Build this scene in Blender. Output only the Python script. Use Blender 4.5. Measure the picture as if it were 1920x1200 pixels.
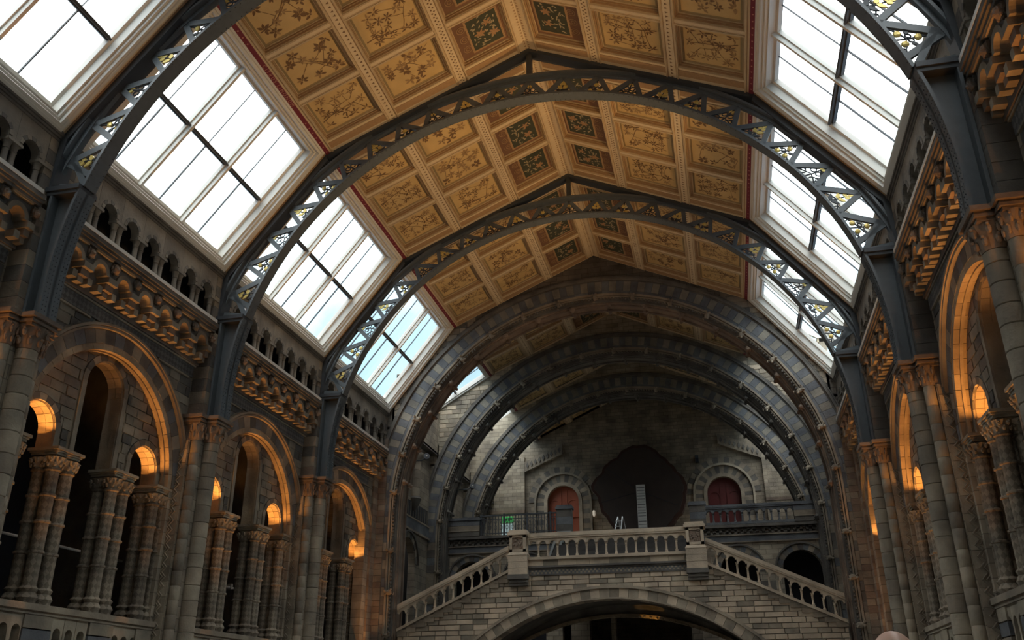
import bpy, bmesh, math, random
from mathutils import Vector, Matrix
PI = math.pi
sc = bpy.context.scene
C = sc.collection
for o in list(bpy.data.objects): bpy.data.objects.remove(o)

# ------------------------------------------------------------------ camera
def set_camera():
    yaw, pitch, roll = 0.22622, 0.41602, -0.00402
    f = Vector((-math.sin(yaw)*math.cos(pitch), math.cos(yaw)*math.cos(pitch), math.sin(pitch)))
    r0 = Vector((math.cos(yaw), math.sin(yaw), 0)); u0 = r0.cross(f)
    r = math.cos(roll)*r0 + math.sin(roll)*u0
    u = -math.sin(roll)*r0 + math.cos(roll)*u0
    cd = bpy.data.cameras.new('camera'); cd.sensor_width = 36; cd.sensor_fit = 'HORIZONTAL'
    cd.lens = 1658.73/1920*36; cd.clip_end = 500
    co = bpy.data.objects.new('camera', cd); C.objects.link(co)
    M = Matrix((r, u, -f)).transposed().to_4x4(); M.translation = (4.717, 0, 1.6)
    co.matrix_world = M; sc.camera = co
set_camera()

# ------------------------------------------------------------------ sky, exposure
def set_world():
    w = bpy.data.worlds.new('sky'); sc.world = w; w.use_nodes = True
    n = w.node_tree.nodes; l = w.node_tree.links; n.clear()
    out = n.new('ShaderNodeOutputWorld'); bg = n.new('ShaderNodeBackground')
    tc = n.new('ShaderNodeTexCoord'); sep = n.new('ShaderNodeSeparateXYZ')
    nz = n.new('ShaderNodeTexNoise'); nz.inputs['Scale'].default_value = 3.2; nz.inputs['Detail'].default_value = 6
    l.new(tc.outputs['Generated'], nz.inputs['Vector']); l.new(tc.outputs['Generated'], sep.inputs[0])
    add = n.new('ShaderNodeMath'); add.operation = 'MULTIPLY_ADD'
    add.inputs[1].default_value = 0.55
    l.new(nz.outputs['Fac'], add.inputs[0]); l.new(sep.outputs['Z'], add.inputs[2])
    ramp = n.new('ShaderNodeValToRGB'); e = ramp.color_ramp.elements
    e[0].position = 0.50; e[0].color = (0.065, 0.10, 0.135, 1)
    e[1].position = 0.92; e[1].color = (1, 1, 1, 1)
    x = e.new(0.66); x.color = (0.13, 0.185, 0.215, 1)
    x = e.new(0.76); x.color = (0.50, 0.57, 0.60, 1)
    l.new(add.outputs[0], ramp.inputs[0]); l.new(ramp.outputs[0], bg.inputs['Color'])
    bg.inputs['Strength'].default_value = SKY
    l.new(bg.outputs[0], out.inputs[0])
SKY = 6.8
set_world()
vs = sc.view_settings
vs.view_transform = 'Standard'; vs.look = 'None'; vs.gamma = 1; vs.use_curve_mapping = False
vs.exposure = 0.0
sc.cycles.max_bounces = 8; sc.cycles.diffuse_bounces = 3; sc.cycles.transparent_max_bounces = 12
sc.cycles.sample_clamp_indirect = 4
sc.cycles.use_denoising = True

WARM = (1.0, 0.40, 0.085); GOLD = (1.0, 0.60, 0.25)
def spot(name, loc, aim, power, angle, col=WARM, blend=0.35, size=0.0):
    d = bpy.data.lights.new(name, 'SPOT'); d.energy = power; d.color = col
    d.spot_size = math.radians(angle); d.spot_blend = blend; d.shadow_soft_size = size
    o = bpy.data.objects.new(name, d); C.objects.link(o); o.location = loc
    o.rotation_euler = (Vector(aim)-Vector(loc)).to_track_quat('-Z', 'Y').to_euler()
    return o
def area(name, loc, aim, power, sx, sy, col=WARM, spread=180):
    d = bpy.data.lights.new(name, 'AREA'); d.energy = power; d.color = col
    d.shape = 'RECTANGLE'; d.size = sx; d.size_y = sy; d.spread = math.radians(spread)
    o = bpy.data.objects.new(name, d); C.objects.link(o); o.location = loc
    o.rotation_euler = (Vector(aim)-Vector(loc)).to_track_quat('-Z', 'Y').to_euler()
    return o
# hall dimensions
T0, TA, TB, YC = 15.46, 23.26, 31.05, 38.28        # truss planes and the end arch
Y2, Y3, YE = 45.35, 51.9, 58.5                     # the two arches behind and the far wall
ZR, XE, ZE = 22.0, 7.03, 18.85                     # ridge, eave
XW, ZW = 10.2, 14.7                                # foot of the skylights
BAYS = [11.565, 19.36, 27.155, 34.68]
TH = math.atan2(ZR-ZE, XE); PH = math.atan2(ZE-ZW, XW-XE)
LAMPS = dict(corbel=26, lancet=38, soffit=85, ceiling=2100, jamb=300, cols=85)

def set_lamps():
    L = LAMPS
    for sg in (-1, 1):
        for yc in BAYS:
            # lamp troughs on the gallery parapets throw warm light up to the corbels
            area('gallery_uplight', (sg*10.15, yc, 2.9), (sg*10.2, yc, 12), L['corbel'], 5.6, 0.12, WARM, 26)
            for u in (-2.12, 2.12):
                spot('lancet_lamp', (sg*11.22, yc+u, 7.3), (sg*11.2, yc+u, 12), L['lancet'], 94, WARM, 0.06)
            for u in (-2.0, 2.0):
                spot('arch_lamp', (sg*10.86, yc+u, 7.55), (sg*10.83, yc+u*1.15, 10), L['soffit'], 120, WARM, 0.4)
    # floodlights standing at the truss feet, thrown across to the painted slopes
    for y, k, an in ((T0, .85, 74), (TA, 1.0, 74), (TB, .62, 54)):
        for sg, m in ((1, 1.0), (-1, .30)):
            spot('ceiling_flood', (sg*9.0, y+.9, 13.4), (-sg*3.4, y+3.3, 20.2), L['ceiling']*k*m, an, GOLD, 0.9)
    spot('jamb_uplight', (-10.0, 36.7, 2.4), (-10.35, 38.17, 8.0), L['jamb'], 40, WARM, .9)
    spot('jamb_uplight', (10.0, 36.7, 2.4), (10.35, 38.17, 8.0), L['jamb']*.35, 40, WARM, .9)
    for sg in (-1, 1):
        for yc in BAYS:
            # small uplights at the foot of the first and last columns of a bay
            for a, b, q in ((-2.5, -1.25, 1.0), (1.7, 2.85, .8)):
                spot('column_lamp', (sg*9.7, yc+a, 3.0), (sg*10.72, yc+b, 6.9), L['cols']*q, 24, WARM, .7)
    for yc in BAYS[1:]:
        for u in (-2.0, 1.75): spot('parapet_lamp', (-9.95, yc+u, 4.5), (-10.6, yc+u, 3.45), 7, 40, WARM, .5)
    for x in (-3.6, 3.5): spot('slice_lamp', (x, 57.2, 10.3), (x*.95, 58.6, 14.6), 26, 80, (1, .62, .22), .8)
    spot('vault_lamp', (1.4, 41.7, 4.9), (1.35, 42.45, 5.85), 16, 62, (1, .5, .1), .3)
set_lamps()
# ------------------------------------------------------------------ materials
MATS = {}
def nodes_of(name):
    m = bpy.data.materials.new(name); m.use_nodes = True
    n = m.node_tree.nodes; l = m.node_tree.links
    return m, n, l, n['Principled BSDF']
def mixc(n, l, fac, a, b, blend='MIX'):
    x = n.new('ShaderNodeMix'); x.data_type = 'RGBA'; x.blend_type = blend
    for sock, v in ((x.inputs[0], fac), (x.inputs[6], a), (x.inputs[7], b)):
        if hasattr(v, 'is_linked'): l.new(v, sock)
        elif isinstance(v, (int, float)): sock.default_value = v
        else: sock.default_value = tuple(v)+(1,) if len(v) == 3 else v
    return x.outputs[2]
def stone(name, c1, c2, brick=None, rough=.85, course=.33, blk=.8, dirt=.55, diaper=None, bump=.5):
    """terracotta: colour drifts from piece to piece, grain and soot from noise; brick='yz'/'xz' draws far courses"""
    if name in MATS: return MATS[name]
    m, n, l, b = nodes_of(name)
    oi = n.new('ShaderNodeObjectInfo'); geo = n.new('ShaderNodeNewGeometry')
    col = mixc(n, l, oi.outputs['Random'], c1, c2)
    hsock = None
    if brick:
        sep = n.new('ShaderNodeSeparateXYZ'); l.new(geo.outputs['Position'], sep.inputs[0])
        cmb = n.new('ShaderNodeCombineXYZ')
        l.new(sep.outputs['Y' if brick[0] == 'y' else 'X'], cmb.inputs[0]); l.new(sep.outputs['Z'], cmb.inputs[1])
        bt = n.new('ShaderNodeTexBrick'); l.new(cmb.outputs[0], bt.inputs['Vector'])
        bt.inputs['Scale'].default_value = 1; bt.inputs['Brick Width'].default_value = blk
        bt.inputs['Row Height'].default_value = course; bt.inputs['Mortar Size'].default_value = .012
        bt.inputs['Color1'].default_value = tuple(c1)+(1,); bt.inputs['Color2'].default_value = tuple(c2)+(1,)
        bt.inputs['Mortar'].default_value = tuple(.45*x for x in c1)+(1,); bt.inputs['Bias'].default_value = -.1
        col = bt.outputs['Color']
    nz = n.new('ShaderNodeTexNoise'); nz.inputs['Scale'].default_value = 1.3; nz.inputs['Detail'].default_value = 7
    l.new(geo.outputs['Position'], nz.inputs['Vector'])
    rp = n.new('ShaderNodeValToRGB'); rp.color_ramp.elements[0].position = .3; rp.color_ramp.elements[1].position = .7
    rp.color_ramp.elements[0].color = (1-dirt, 1-dirt, 1-dirt*.95, 1); rp.color_ramp.elements[1].color = (1, 1, 1, 1)
    l.new(nz.outputs['Fac'], rp.inputs[0])
    col = mixc(n, l, 1.0, col, rp.outputs[0], 'MULTIPLY')
    bp = n.new('ShaderNodeBump'); bp.inputs['Strength'].default_value = bump; bp.inputs['Distance'].default_value = .03
    n2 = n.new('ShaderNodeTexNoise'); n2.inputs['Scale'].default_value = 14; n2.inputs['Detail'].default_value = 5
    l.new(geo.outputs['Position'], n2.inputs['Vector'])
    if diaper:
        # raised lozenge relief
        tc = n.new('ShaderNodeTexCoord')
        mp = n.new('ShaderNodeMapping'); mp.inputs['Scale'].default_value = diaper
        mp.inputs['Rotation'].default_value = (0, 0, PI/4)
        uv = n.new('ShaderNodeUVMap'); l.new(uv.outputs[0], mp.inputs[0])
        ck = n.new('ShaderNodeTexChecker'); ck.inputs['Scale'].default_value = 1
        l.new(mp.outputs[0], ck.inputs['Vector'])
        hs = n.new('ShaderNodeMath'); hs.operation = 'ADD'; l.new(ck.outputs['Fac'], hs.inputs[0]); l.new(n2.outputs['Fac'], hs.inputs[1])
        l.new(hs.outputs[0], bp.inputs['Height'])
        col = mixc(n, l, ck.outputs['Fac'], col, mixc(n, l, 1.0, col, (.62, .61, .60), 'MULTIPLY'))
    else:
        l.new(n2.outputs['Fac'], bp.inputs['Height'])
    l.new(bp.outputs[0], b.inputs['Normal']); l.new(col, b.inputs['Base Color'])
    b.inputs['Roughness'].default_value = rough
    MATS[name] = m; return m
def plain(name, c, rough=.6, metal=0, var=.15, scale=4, spec=.5):
    if name in MATS: return MATS[name]
    m, n, l, b = nodes_of(name)
    geo = n.new('ShaderNodeNewGeometry'); nz = n.new('ShaderNodeTexNoise')
    nz.inputs['Scale'].default_value = scale; nz.inputs['Detail'].default_value = 5
    l.new(geo.outputs['Position'], nz.inputs['Vector'])
    l.new(mixc(n, l, nz.outputs['Fac'], tuple(x*(1-var) for x in c), tuple(min(1, x*(1+var)) for x in c)), b.inputs['Base Color'])
    b.inputs['Roughness'].default_value = rough; b.inputs['Metallic'].default_value = metal
    b.inputs['Specular IOR Level'].default_value = spec
    MATS[name] = m; return m
def glass_mat():
    m, n, l, b = nodes_of('skylight_glass'); n.remove(b)
    out = n['Material Output']; tr = n.new('ShaderNodeBsdfTransparent'); gl = n.new('ShaderNodeBsdfGlossy')
    tr.inputs[0].default_value = (.95, .97, .97, 1); gl.inputs['Roughness'].default_value = .05
    mx = n.new('ShaderNodeMixShader'); mx.inputs[0].default_value = .04
    l.new(tr.outputs[0], mx.inputs[1]); l.new(gl.outputs[0], mx.inputs[2]); l.new(mx.outputs[0], out.inputs[0])
    return m
def emit(name, c, s):
    m, n, l, b = nodes_of(name); b.inputs['Base Color'].default_value = tuple(c)+(1,)
    b.inputs['Emission Color'].default_value = tuple(c)+(1,); b.inputs['Emission Strength'].default_value = s
    return m
BUFF1, BUFF2 = (.43, .365, .275), (.29, .245, .185)
BLUE1, BLUE2 = (.205, .22, .235), (.15, .162, .175)
M_buff = stone('buff_terracotta', BUFF1, BUFF2)
M_light = stone('pale_terracotta', (.47, .41, .31), (.31, .27, .205))
M_red = stone('reddish_terracotta', (.35, .265, .195), (.25, .19, .145))
M_bridge = stone('bridge_stone', (.70, .58, .43), (.52, .43, .32), dirt=.4)
M_cheq = stone('cream_voussoir', (.36, .335, .27), (.26, .245, .205))
M_mid = stone('weathered_terracotta', (.32, .285, .23), (.225, .20, .165))
M_step = stone('dark_step_stone', (.085, .08, .075), (.07, .065, .06))
M_wall_rear = stone('coursed_stone_shaded', (.36, .305, .225), (.23, .195, .145), brick='xz', course=.24, blk=.6)  # end wall's copy, darkened in colour for the shade around the trunk slice
M_gable = stone('shaded_gable_stone', (.20, .175, .145), (.13, .115, .10), brick='xz', course=.27, blk=.62)  # stone colour darkened to carry the shade up in the gable
M_blue = stone('blue_grey_terracotta', BLUE1, BLUE2)
M_dark = stone('soot_and_shade_terracotta', (.20, .185, .16), (.14, .13, .115))  # soot tone; doubles as painted-in shade on the rear arch soffits
M_soff = stone('arch_soffit_terracotta', (.50, .40, .27), (.36, .28, .19))
M_wall_bay = stone('coursed_stone_side', BUFF1, BUFF2, brick='yz')
M_wall_end = stone('coursed_stone_end', BUFF1, BUFF2, brick='xz', course=.27, blk=.62)
M_wall_far = stone('coursed_stone_far', (.52, .45, .34), (.34, .29, .21), brick='xz', course=.24, blk=.6)  # paler copy: daylight on the rear stonework is put into its colour
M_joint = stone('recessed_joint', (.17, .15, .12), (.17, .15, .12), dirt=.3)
M_diaper = stone('diapered_shaft', BUFF1, BUFF2, diaper=(10, 7.5, 1), bump=.5)
M_frieze = stone('diapered_frieze', (.24, .235, .22), (.20, .20, .19), diaper=(9, 9, 1))
M_void = plain('unlit_gallery_plaster', (.03, .032, .04), .9)  # near-black colour stands in for missing light in galleries and recesses
M_iron = plain('blue_grey_iron_paint', (.115, .135, .15), .42, 0, .2, 6)
M_irond = plain('dark_iron_paint', (.05, .058, .068), .5, 0, .2, 6)
M_gold = plain('gilding', (.80, .62, .20), .35, .35, .15, 9)
M_white = plain('white_window_paint', (.66, .65, .60), .45, 0, .06, 3)
M_cream = plain('cream_rib_paint', (.70, .58, .39), .6, 0, .12, 5)
M_creamd = plain('cream_moulding_paint', (.55, .43, .27), .6, 0, .12, 5)
M_tan = plain('gold_ochre_panel', (.64, .46, .21), .55, 0, .22, 1.6)
M_tanb = plain('olive_border_paint', (.33, .25, .13), .6, 0, .15, 4)
M_ink = plain('brown_leaf_paint', (.20, .12, .06), .7, 0, .3, 9)
M_ink2 = plain('faded_leaf_paint', (.36, .235, .115), .7, 0, .3, 9)
M_redp = plain('brick_red_paint', (.21, .115, .07), .6, 0, .15, 6)
M_band = plain('crimson_band_paint', (.19, .028, .045), .6, 0, .12, 6)
M_bandt = plain('rose_lettering_paint', (.52, .27, .22), .6, 0, .08, 6)
M_green = plain('deep_green_field', (.055, .065, .045), .6, 0, .3, 6)
M_flower = plain('orange_flower_paint', (.40, .24, .125), .6, 0, .3, 12)
M_petal = plain('pale_petal_paint', (.42, .36, .24), .6, 0, .3, 12)
M_belt = plain('brown_belt_paint', (.40, .26, .14), .6, 0, .25, 14)
M_door = plain('red_brown_door', (.30, .075, .035), .45, 0, .25, 3)
M_maroon = plain('maroon_door', (.10, .016, .016), .45, 0, .2, 3)
M_wood = plain('dark_heartwood', (.035, .022, .017), .55, 0, .4, 1.5)
M_bark = plain('dark_red_bark', (.05, .022, .015), .9, 0, .5, 3)
M_glass = glass_mat()
M_floor = plain('floor_mosaic', (.22, .20, .17), .4, 0, .2, 3)

# ------------------------------------------------------------------ mesh building
class MB:
    def __init__(s): s.v = []; s.f = []
    def add(s, vs, fs):
        o = len(s.v); s.v += [tuple(p) for p in vs]; s.f += [tuple(i+o for i in q) for q in fs]; return s
    def box(s, x0, x1, y0, y1, z0, z1):
        return s.add([(x, y, z) for x in (x0, x1) for y in (y0, y1) for z in (z0, z1)],
                     [(0, 1, 3, 2), (4, 6, 7, 5), (0, 4, 5, 1), (2, 3, 7, 6), (0, 2, 6, 4), (1, 5, 7, 3)])
    def prism(s, pts, fa, fb):
        """closed polygon pts [(a,b)]; fa/fb map (a,b) to the two end faces"""
        n = len(pts)
        return s.add([fa(*p) for p in pts]+[fb(*p) for p in pts],
                     [tuple(range(n)), tuple(range(2*n-1, n-1, -1))]+[(i, (i+1) % n, n+(i+1) % n, n+i) for i in range(n)])
    def strip(s, us, lo, hi, w0, w1, mp):
        """solid between curves lo(u) and hi(u), from depth w0 to w1; mp(u,v,w)->xyz"""
        vs = []; fs = []
        for u in us:
            a, b = lo(u), hi(u); b = max(a, b)
            vs += [mp(u, a, w0), mp(u, b, w0), mp(u, a, w1), mp(u, b, w1)]
        for i in range(len(us)-1):
            k = 4*i
            fs += [(k, k+1, k+5, k+4), (k+2, k+6, k+7, k+3), (k+1, k+3, k+7, k+5), (k, k+4, k+6, k+2)]
        k = 4*(len(us)-1); fs += [(0, 2, 3, 1), (k, k+1, k+3, k+2)]
        return s.add(vs, fs)
    def arc(s, cu, cv, r0, r1, a0, a1, n, w0, w1, mp):
        """ring sector between radii; angles from the +v axis towards +u"""
        vs = []; fs = []
        full = abs(abs(a1-a0)-2*PI) < 1e-6
        for i in range(n+1):
            a = a0+(a1-a0)*i/n
            for r, w in ((r0, w0), (r1, w0), (r1, w1), (r0, w1)):
                vs.append(mp(cu+r*math.sin(a), cv+r*math.cos(a), w))
        for i in range(n):
            k = 4*i
            for j in range(4): fs.append((k+j, k+(j+1) % 4, k+4+(j+1) % 4, k+4+j))
        if not full: k = 4*n; fs += [(0, 3, 2, 1), (k, k+1, k+2, k+3)]
        return s.add(vs, fs)
    def lathe(s, prof, cx, cy, n=14, a0=0, a1=2*PI):
        vs = []; fs = []; m = len(prof); full = abs(a1-a0-2*PI) < 1e-6; N = n if full else n+1
        for i in range(N):
            a = a0+(a1-a0)*i/n
            for r, z in prof: vs.append((cx+r*math.cos(a), cy+r*math.sin(a), z))
        for i in range(n):
            j = (i+1) % N
            for k in range(m-1): fs.append((i*m+k, j*m+k, j*m+k+1, i*m+k+1))
        if full:
            fs.append(tuple(i*m for i in range(N))[::-1]); fs.append(tuple(i*m+m-1 for i in range(N)))
        return s.add(vs, fs)
    def bar(s, p, q, w, h, up=(0, 0, 1)):
        p, q = Vector(p), Vector(q); d = (q-p).normalized(); a = d.cross(Vector(up))
        a = a.normalized()*w/2; b = a.cross(d).normalized()*h/2
        return s.add([p-a-b, p+a-b, p+a+b, p-a+b, q-a-b, q+a-b, q+a+b, q-a+b],
                     [(0, 3, 2, 1), (4, 5, 6, 7)]+[(i, (i+1) % 4, 4+(i+1) % 4, 4+i) for i in range(4)])
    def tube(s, path, r, n=8, closed=False):
        P = [Vector(p) for p in path]; vs = []; fs = []; N = len(P)
        for i, p in enumerate(P):
            t = (P[(i+1) % N]-P[i-1]) if closed else (P[min(i+1, N-1)]-P[max(i-1, 0)])
            t.normalize(); a = t.cross(Vector((.13, .31, .94)))
            if a.length < 1e-3: a = t.cross(Vector((1, 0, 0)))
            a.normalize(); b = t.cross(a); rr = r[i] if isinstance(r, (list, tuple)) else r
            for k in range(n):
                g = 2*PI*k/n; vs.append(p+rr*(math.cos(g)*a+math.sin(g)*b))
        for i in range(N if closed else N-1):
            for k in range(n):
                j = (i+1) % N; fs.append((i*n+k, i*n+(k+1) % n, j*n+(k+1) % n, j*n+k))
        if not closed: fs += [tuple(range(n))[::-1], tuple(range((N-1)*n, N*n))]
        return s.add(vs, fs)
    def ball(s, c, rx, ry=None, rz=None, n=8, m=5):
        ry = ry or rx; rz = rz or rx; vs = [(c[0], c[1], c[2]-rz)]; fs = []
        for i in range(1, m):
            t = -PI/2+PI*i/m
            for k in range(n):
                g = 2*PI*k/n; vs.append((c[0]+rx*math.cos(t)*math.cos(g), c[1]+ry*math.cos(t)*math.sin(g), c[2]+rz*math.sin(t)))
        vs.append((c[0], c[1], c[2]+rz)); L = len(vs)-1
        for k in range(n):
            fs.append((0, 1+(k+1) % n, 1+k)); fs.append((L, L-n+k, L-n+(k+1) % n))
            for i in range(m-2): fs.append((1+i*n+k, 1+i*n+(k+1) % n, 1+(i+1)*n+(k+1) % n, 1+(i+1)*n+k))
        return s.add(vs, fs)
    def mesh(s, name, mat, off=(0, 0, 0), smooth=False, uv=None):
        me = bpy.data.meshes.new(name)
        me.from_pydata([(x-off[0], y-off[1], z-off[2]) for x, y, z in s.v], [], s.f)
        bm = bmesh.new(); bm.from_mesh(me); bmesh.ops.recalc_face_normals(bm, faces=bm.faces)
        if uv:
            ly = bm.loops.layers.uv.new('UVMap')
            for f in bm.faces:
                for lp in f.loops: lp[ly].uv = uv(lp.vert.co)
        bm.to_mesh(me); bm.free()
        if smooth:
            for p in me.polygons: p.use_smooth = True
            try: me.set_sharp_from_angle(angle=math.radians(40))
            except Exception: pass
        me.materials.append(mat); return me
def link(name, data, parent=None, loc=(0, 0, 0), rot=(0, 0, 0), scale=(1, 1, 1)):
    o = bpy.data.objects.new(name, data); C.objects.link(o)
    o.location = loc; o.rotation_euler = rot; o.scale = scale
    if parent: o.parent = parent
    return o
def tag(o, label=None, cat=None, group=None, kind=None):
    if label: o['label'] = label
    if cat: o['category'] = cat
    if group: o['group'] = group
    if kind: o['kind'] = kind
    return o
class Th:
    """one top-level thing (or piece of the setting): an Empty at its base; parts are given in hall or bay coordinates"""
    def __init__(s, name, label, cat, base=(0, 0, 0), group=None, kind=None):
        s.r = link(name, None, None, base); s.base = base; s.off = base
        tag(s.r, label, cat, group, kind)
    def part(s, name, mb, mat, parent=None, smooth=False, label=None, kind=None, uv=None):
        o = link(name, mb.mesh(name, mat, s.off, smooth, uv), parent or s.r)
        if label: o['label'] = label
        if kind: o['kind'] = kind
        return o
    def inst(s, name, me, loc, rot=(0, 0, 0), scale=(1, 1, 1), parent=None):
        return link(name, me, parent or s.r, tuple(a-b for a, b in zip(loc, s.off)), rot, scale)
def copy_tree(o, parent):
    c = o.copy(); C.objects.link(c); c.parent = parent
    for ch in o.children: copy_tree(ch, c)
    return c
def dup(root, loc, rz, label, group=None):
    r = root.copy(); C.objects.link(r); r.location = loc; r.rotation_euler = (0, 0, rz)
    r['label'] = label
    if group: r['group'] = group
    for ch in list(root.children): copy_tree(ch, r)
    return r
BAY = lambda u, v, w: (w, u, v)          # bay coordinates: u along the hall, v up, w outwards from the hall axis
END = lambda u, v, w: (u, w, v)          # end-wall coordinates: u across, v up, w along the hall
def lin(a, b, n): return [a+(b-a)*i/n for i in range(n+1)]
def block_mesh(name, mat, axis):
    """unit stone, its face towards -x or -y with a worn arris"""
    m = MB(); i = .04
    if axis == 'x':
        m.add([(0, i, i), (0, 1-i, i), (0, 1-i, 1-i), (0, i, 1-i), (.3, 0, 0), (.3, 1, 0), (.3, 1, 1), (.3, 0, 1), (1, 0, 0), (1, 1, 0), (1, 1, 1), (1, 0, 1)],
              [(0, 1, 2, 3), (8, 9, 10, 11)]+[(a+k, a+(k+1) % 4, a+4+(k+1) % 4, a+4+k) for a in (0, 4) for k in range(4)])
    else:
        m.add([(i, 0, i), (1-i, 0, i), (1-i, 0, 1-i), (i, 0, 1-i), (0, .3, 0), (1, .3, 0), (1, .3, 1), (0, .3, 1), (0, 1, 0), (1, 1, 0), (1, 1, 1), (0, 1, 1)],
              [(0, 1, 2, 3), (8, 9, 10, 11)]+[(a+k, a+(k+1) % 4, a+4+(k+1) % 4, a+4+k) for a in (0, 4) for k in range(4)])
    return m.mesh(name, mat)
_blk = {}
def masonry(th, umin, umax, vmin, vmax, course, length, face, axis, mats, rng, lo=None, hi=None, deep=.1, name='stone_block', sg=1, ok=None):
    """stones laid in bond, one object each; lo(u)/hi(u) trim them to arches. face = depth of the wall face; axis 'x' or 'y' is the facing axis"""
    mp = BAY if axis == 'x' else END
    j = .012; row = 0; v = vmin
    while v < vmax-.03:
        v1 = min(v+course*rng.uniform(.94, 1.06), vmax)
        u = umin-(length*.5 if row % 2 else 0)*rng.uniform(.8, 1.1)
        while u < umax-.02:
            u1 = u+length*rng.uniform(.75, 1.25)
            a, b = max(u, umin), min(u1, umax); u = u1
            if umax-b < .15*length: b = umax; u = umax+1
            if b-a < .06: continue
            if ok and not ok((a+b)/2, (v+v1)/2): continue
            mat = rng.choice(mats); pr = rng.uniform(0, .018)
            us = lin(a+j, b-j, 5)
            L = [max(v+j, lo(x)+.01) if lo else v+j for x in us]; H = [min(v1-j, hi(x)-.01) if hi else v1-j for x in us]
            if all(h-q < .03 for q, h in zip(L, H)): continue
            if all(abs(q-v-j) < 1e-6 for q in L) and all(abs(h-v1+j) < 1e-6 for h in H):
                k = (mat.name, axis)
                if k not in _blk: _blk[k] = block_mesh('stone_block', mat, axis)
                d = deep+pr
                if axis == 'x': th.inst(name, _blk[k], (face-pr, a+j, v+j), (0, 0, 0), (d, b-a-2*j, v1-v-2*j))
                else: th.inst(name, _blk[k], (a+j, face-pr, v+j), (0, 0, 0), (b-a-2*j, d, v1-v-2*j))
            else:
                d = dict(zip(us, zip(L, H))); m = MB()
                keep = [x for x in us if d[x][1]-d[x][0] > .005]
                if len(keep) < 2: continue
                m.strip(keep, lambda x: d[x][0], lambda x: d[x][1], face-pr, face+deep, mp)
                th.part(name, m, mat)
        v = v1; row += 1
def ring_stones(th, name, cu, cv, r0, r1, a0, a1, n, w0, w1, mp, mats, gap=.012, pick=None, sub=2, rng=None):
    """voussoirs: one shared wedge per material, turned round the centre"""
    st = (a1-a0)/n; g = gap/((r0+r1)/2)
    cache = {}
    for i in range(n):
        mat = mats[pick(i)] if pick else mats[i % len(mats)]
        if mat.name not in cache:
            m = MB().arc(0, 0, r0, r1, -st/2+g/2, st/2-g/2, sub, w0, w1, mp)
            cache[mat.name] = m.mesh(name, mat)
        a = a0+(i+.5)*st
        if mp is BAY:
            th.inst(name, cache[mat.name], (0, cu, cv), (-a, 0, 0))
        else:
            th.inst(name, cache[mat.name], (cu, 0, cv), (0, a, 0))
# ------------------------------------------------------------------ bay helper
def bay_thing(name, label, cat, bx, bz, yc, group=None, kind=None):
    t = Th(name, label, cat, (bx, yc, bz), group, kind); t.off = (bx, 0, bz); return t
def place(t, spots, group=None):
    """copy a finished bay thing to other bays; spots = [(side, y, label)]"""
    bx, _, bz = t.base
    for sg, y, lab in spots: dup(t.r, (sg*bx, y, bz), 0 if sg > 0 else PI, lab, group)
R = random.Random(4)
BN = ['cut-off nearest', 'first full', 'second full', 'last']
SIDE = {-1: 'left', 1: 'right'}

# ------------------------------------------------------------------ big structure: shell
def shell():
    f = Th('floor', 'wide stone floor of the hall, below the frame', 'floor', (0, 20, 0), kind='structure')
    f.part('paving', MB().box(-16, 16, -9, 60, -.3, 0), M_floor)
    for sg in (-1, 1):
        s = SIDE[sg]
        w = Th('wall_'+s, f'plastered inner wall of the galleries, coloured dark as unlit, behind the {s} arcade', 'wall', (sg*15, 20, 0), kind='structure')
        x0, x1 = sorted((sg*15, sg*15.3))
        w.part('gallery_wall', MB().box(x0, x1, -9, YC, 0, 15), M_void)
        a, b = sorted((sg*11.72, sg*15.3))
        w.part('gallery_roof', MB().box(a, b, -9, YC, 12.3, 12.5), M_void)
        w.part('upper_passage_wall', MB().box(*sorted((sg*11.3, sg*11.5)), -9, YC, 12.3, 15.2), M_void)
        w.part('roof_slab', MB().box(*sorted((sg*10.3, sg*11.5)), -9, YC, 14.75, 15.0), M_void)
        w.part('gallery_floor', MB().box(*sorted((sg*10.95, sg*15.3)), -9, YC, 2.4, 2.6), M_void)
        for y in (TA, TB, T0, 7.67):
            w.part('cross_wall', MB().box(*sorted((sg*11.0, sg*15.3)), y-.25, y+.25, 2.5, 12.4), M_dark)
        # the hall behind the camera, plainly
        w.part('near_wall', MB().box(*sorted((sg*10.6, sg*10.9)), -9, 7.67, 0, 14.75), M_wall_bay)
    b = Th('wall_back', 'plain stone wall closing the hall behind the viewer', 'wall', (0, -9, 0), kind='structure')
    b.part('stone_wall', MB().box(-15.3, 15.3, -9.3, -9, 0, 23), M_wall_end)
shell()

# ------------------------------------------------------------------ painted ceiling
def slope_m(sg, y0): return (0, y0, ZR), (0, TH, 0 if sg > 0 else PI)
LEN = math.hypot(XE, ZR-ZE)
COLS = [(.36, 2.26), (2.68, 4.92), (5.31, 7.42)]
CW = 1.92; PITCH = 2.15
def ring_loft(m, x0, x1, y0, y1, steps):
    """concentric rectangular mouldings, steps = [(inset, z)]"""
    vs = []; fs = []
    for i, z in steps: vs += [(x0+i, y0+i, z), (x1-i, y0+i, z), (x1-i, y1-i, z), (x0+i, y1-i, z)]
    for k in range(len(steps)-1):
        for j in range(4): fs.append((4*k+j, 4*k+(j+1) % 4, 4*k+4+(j+1) % 4, 4*k+4+j))
    m.add(vs, fs)
def leaf_pts(x, y, a, ln, wd):
    c, s = math.cos(a), math.sin(a)
    return [(x+c*t*ln-s*w*wd, y+s*t*ln+c*w*wd) for t, w in ((0, 0), (.3, .5), (.65, .42), (1, 0), (.65, -.42), (.3, -.5))]
def flat(m, pts, z):
    m.add([(x, y, z) for x, y in pts], [tuple(range(len(pts)))])
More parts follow.
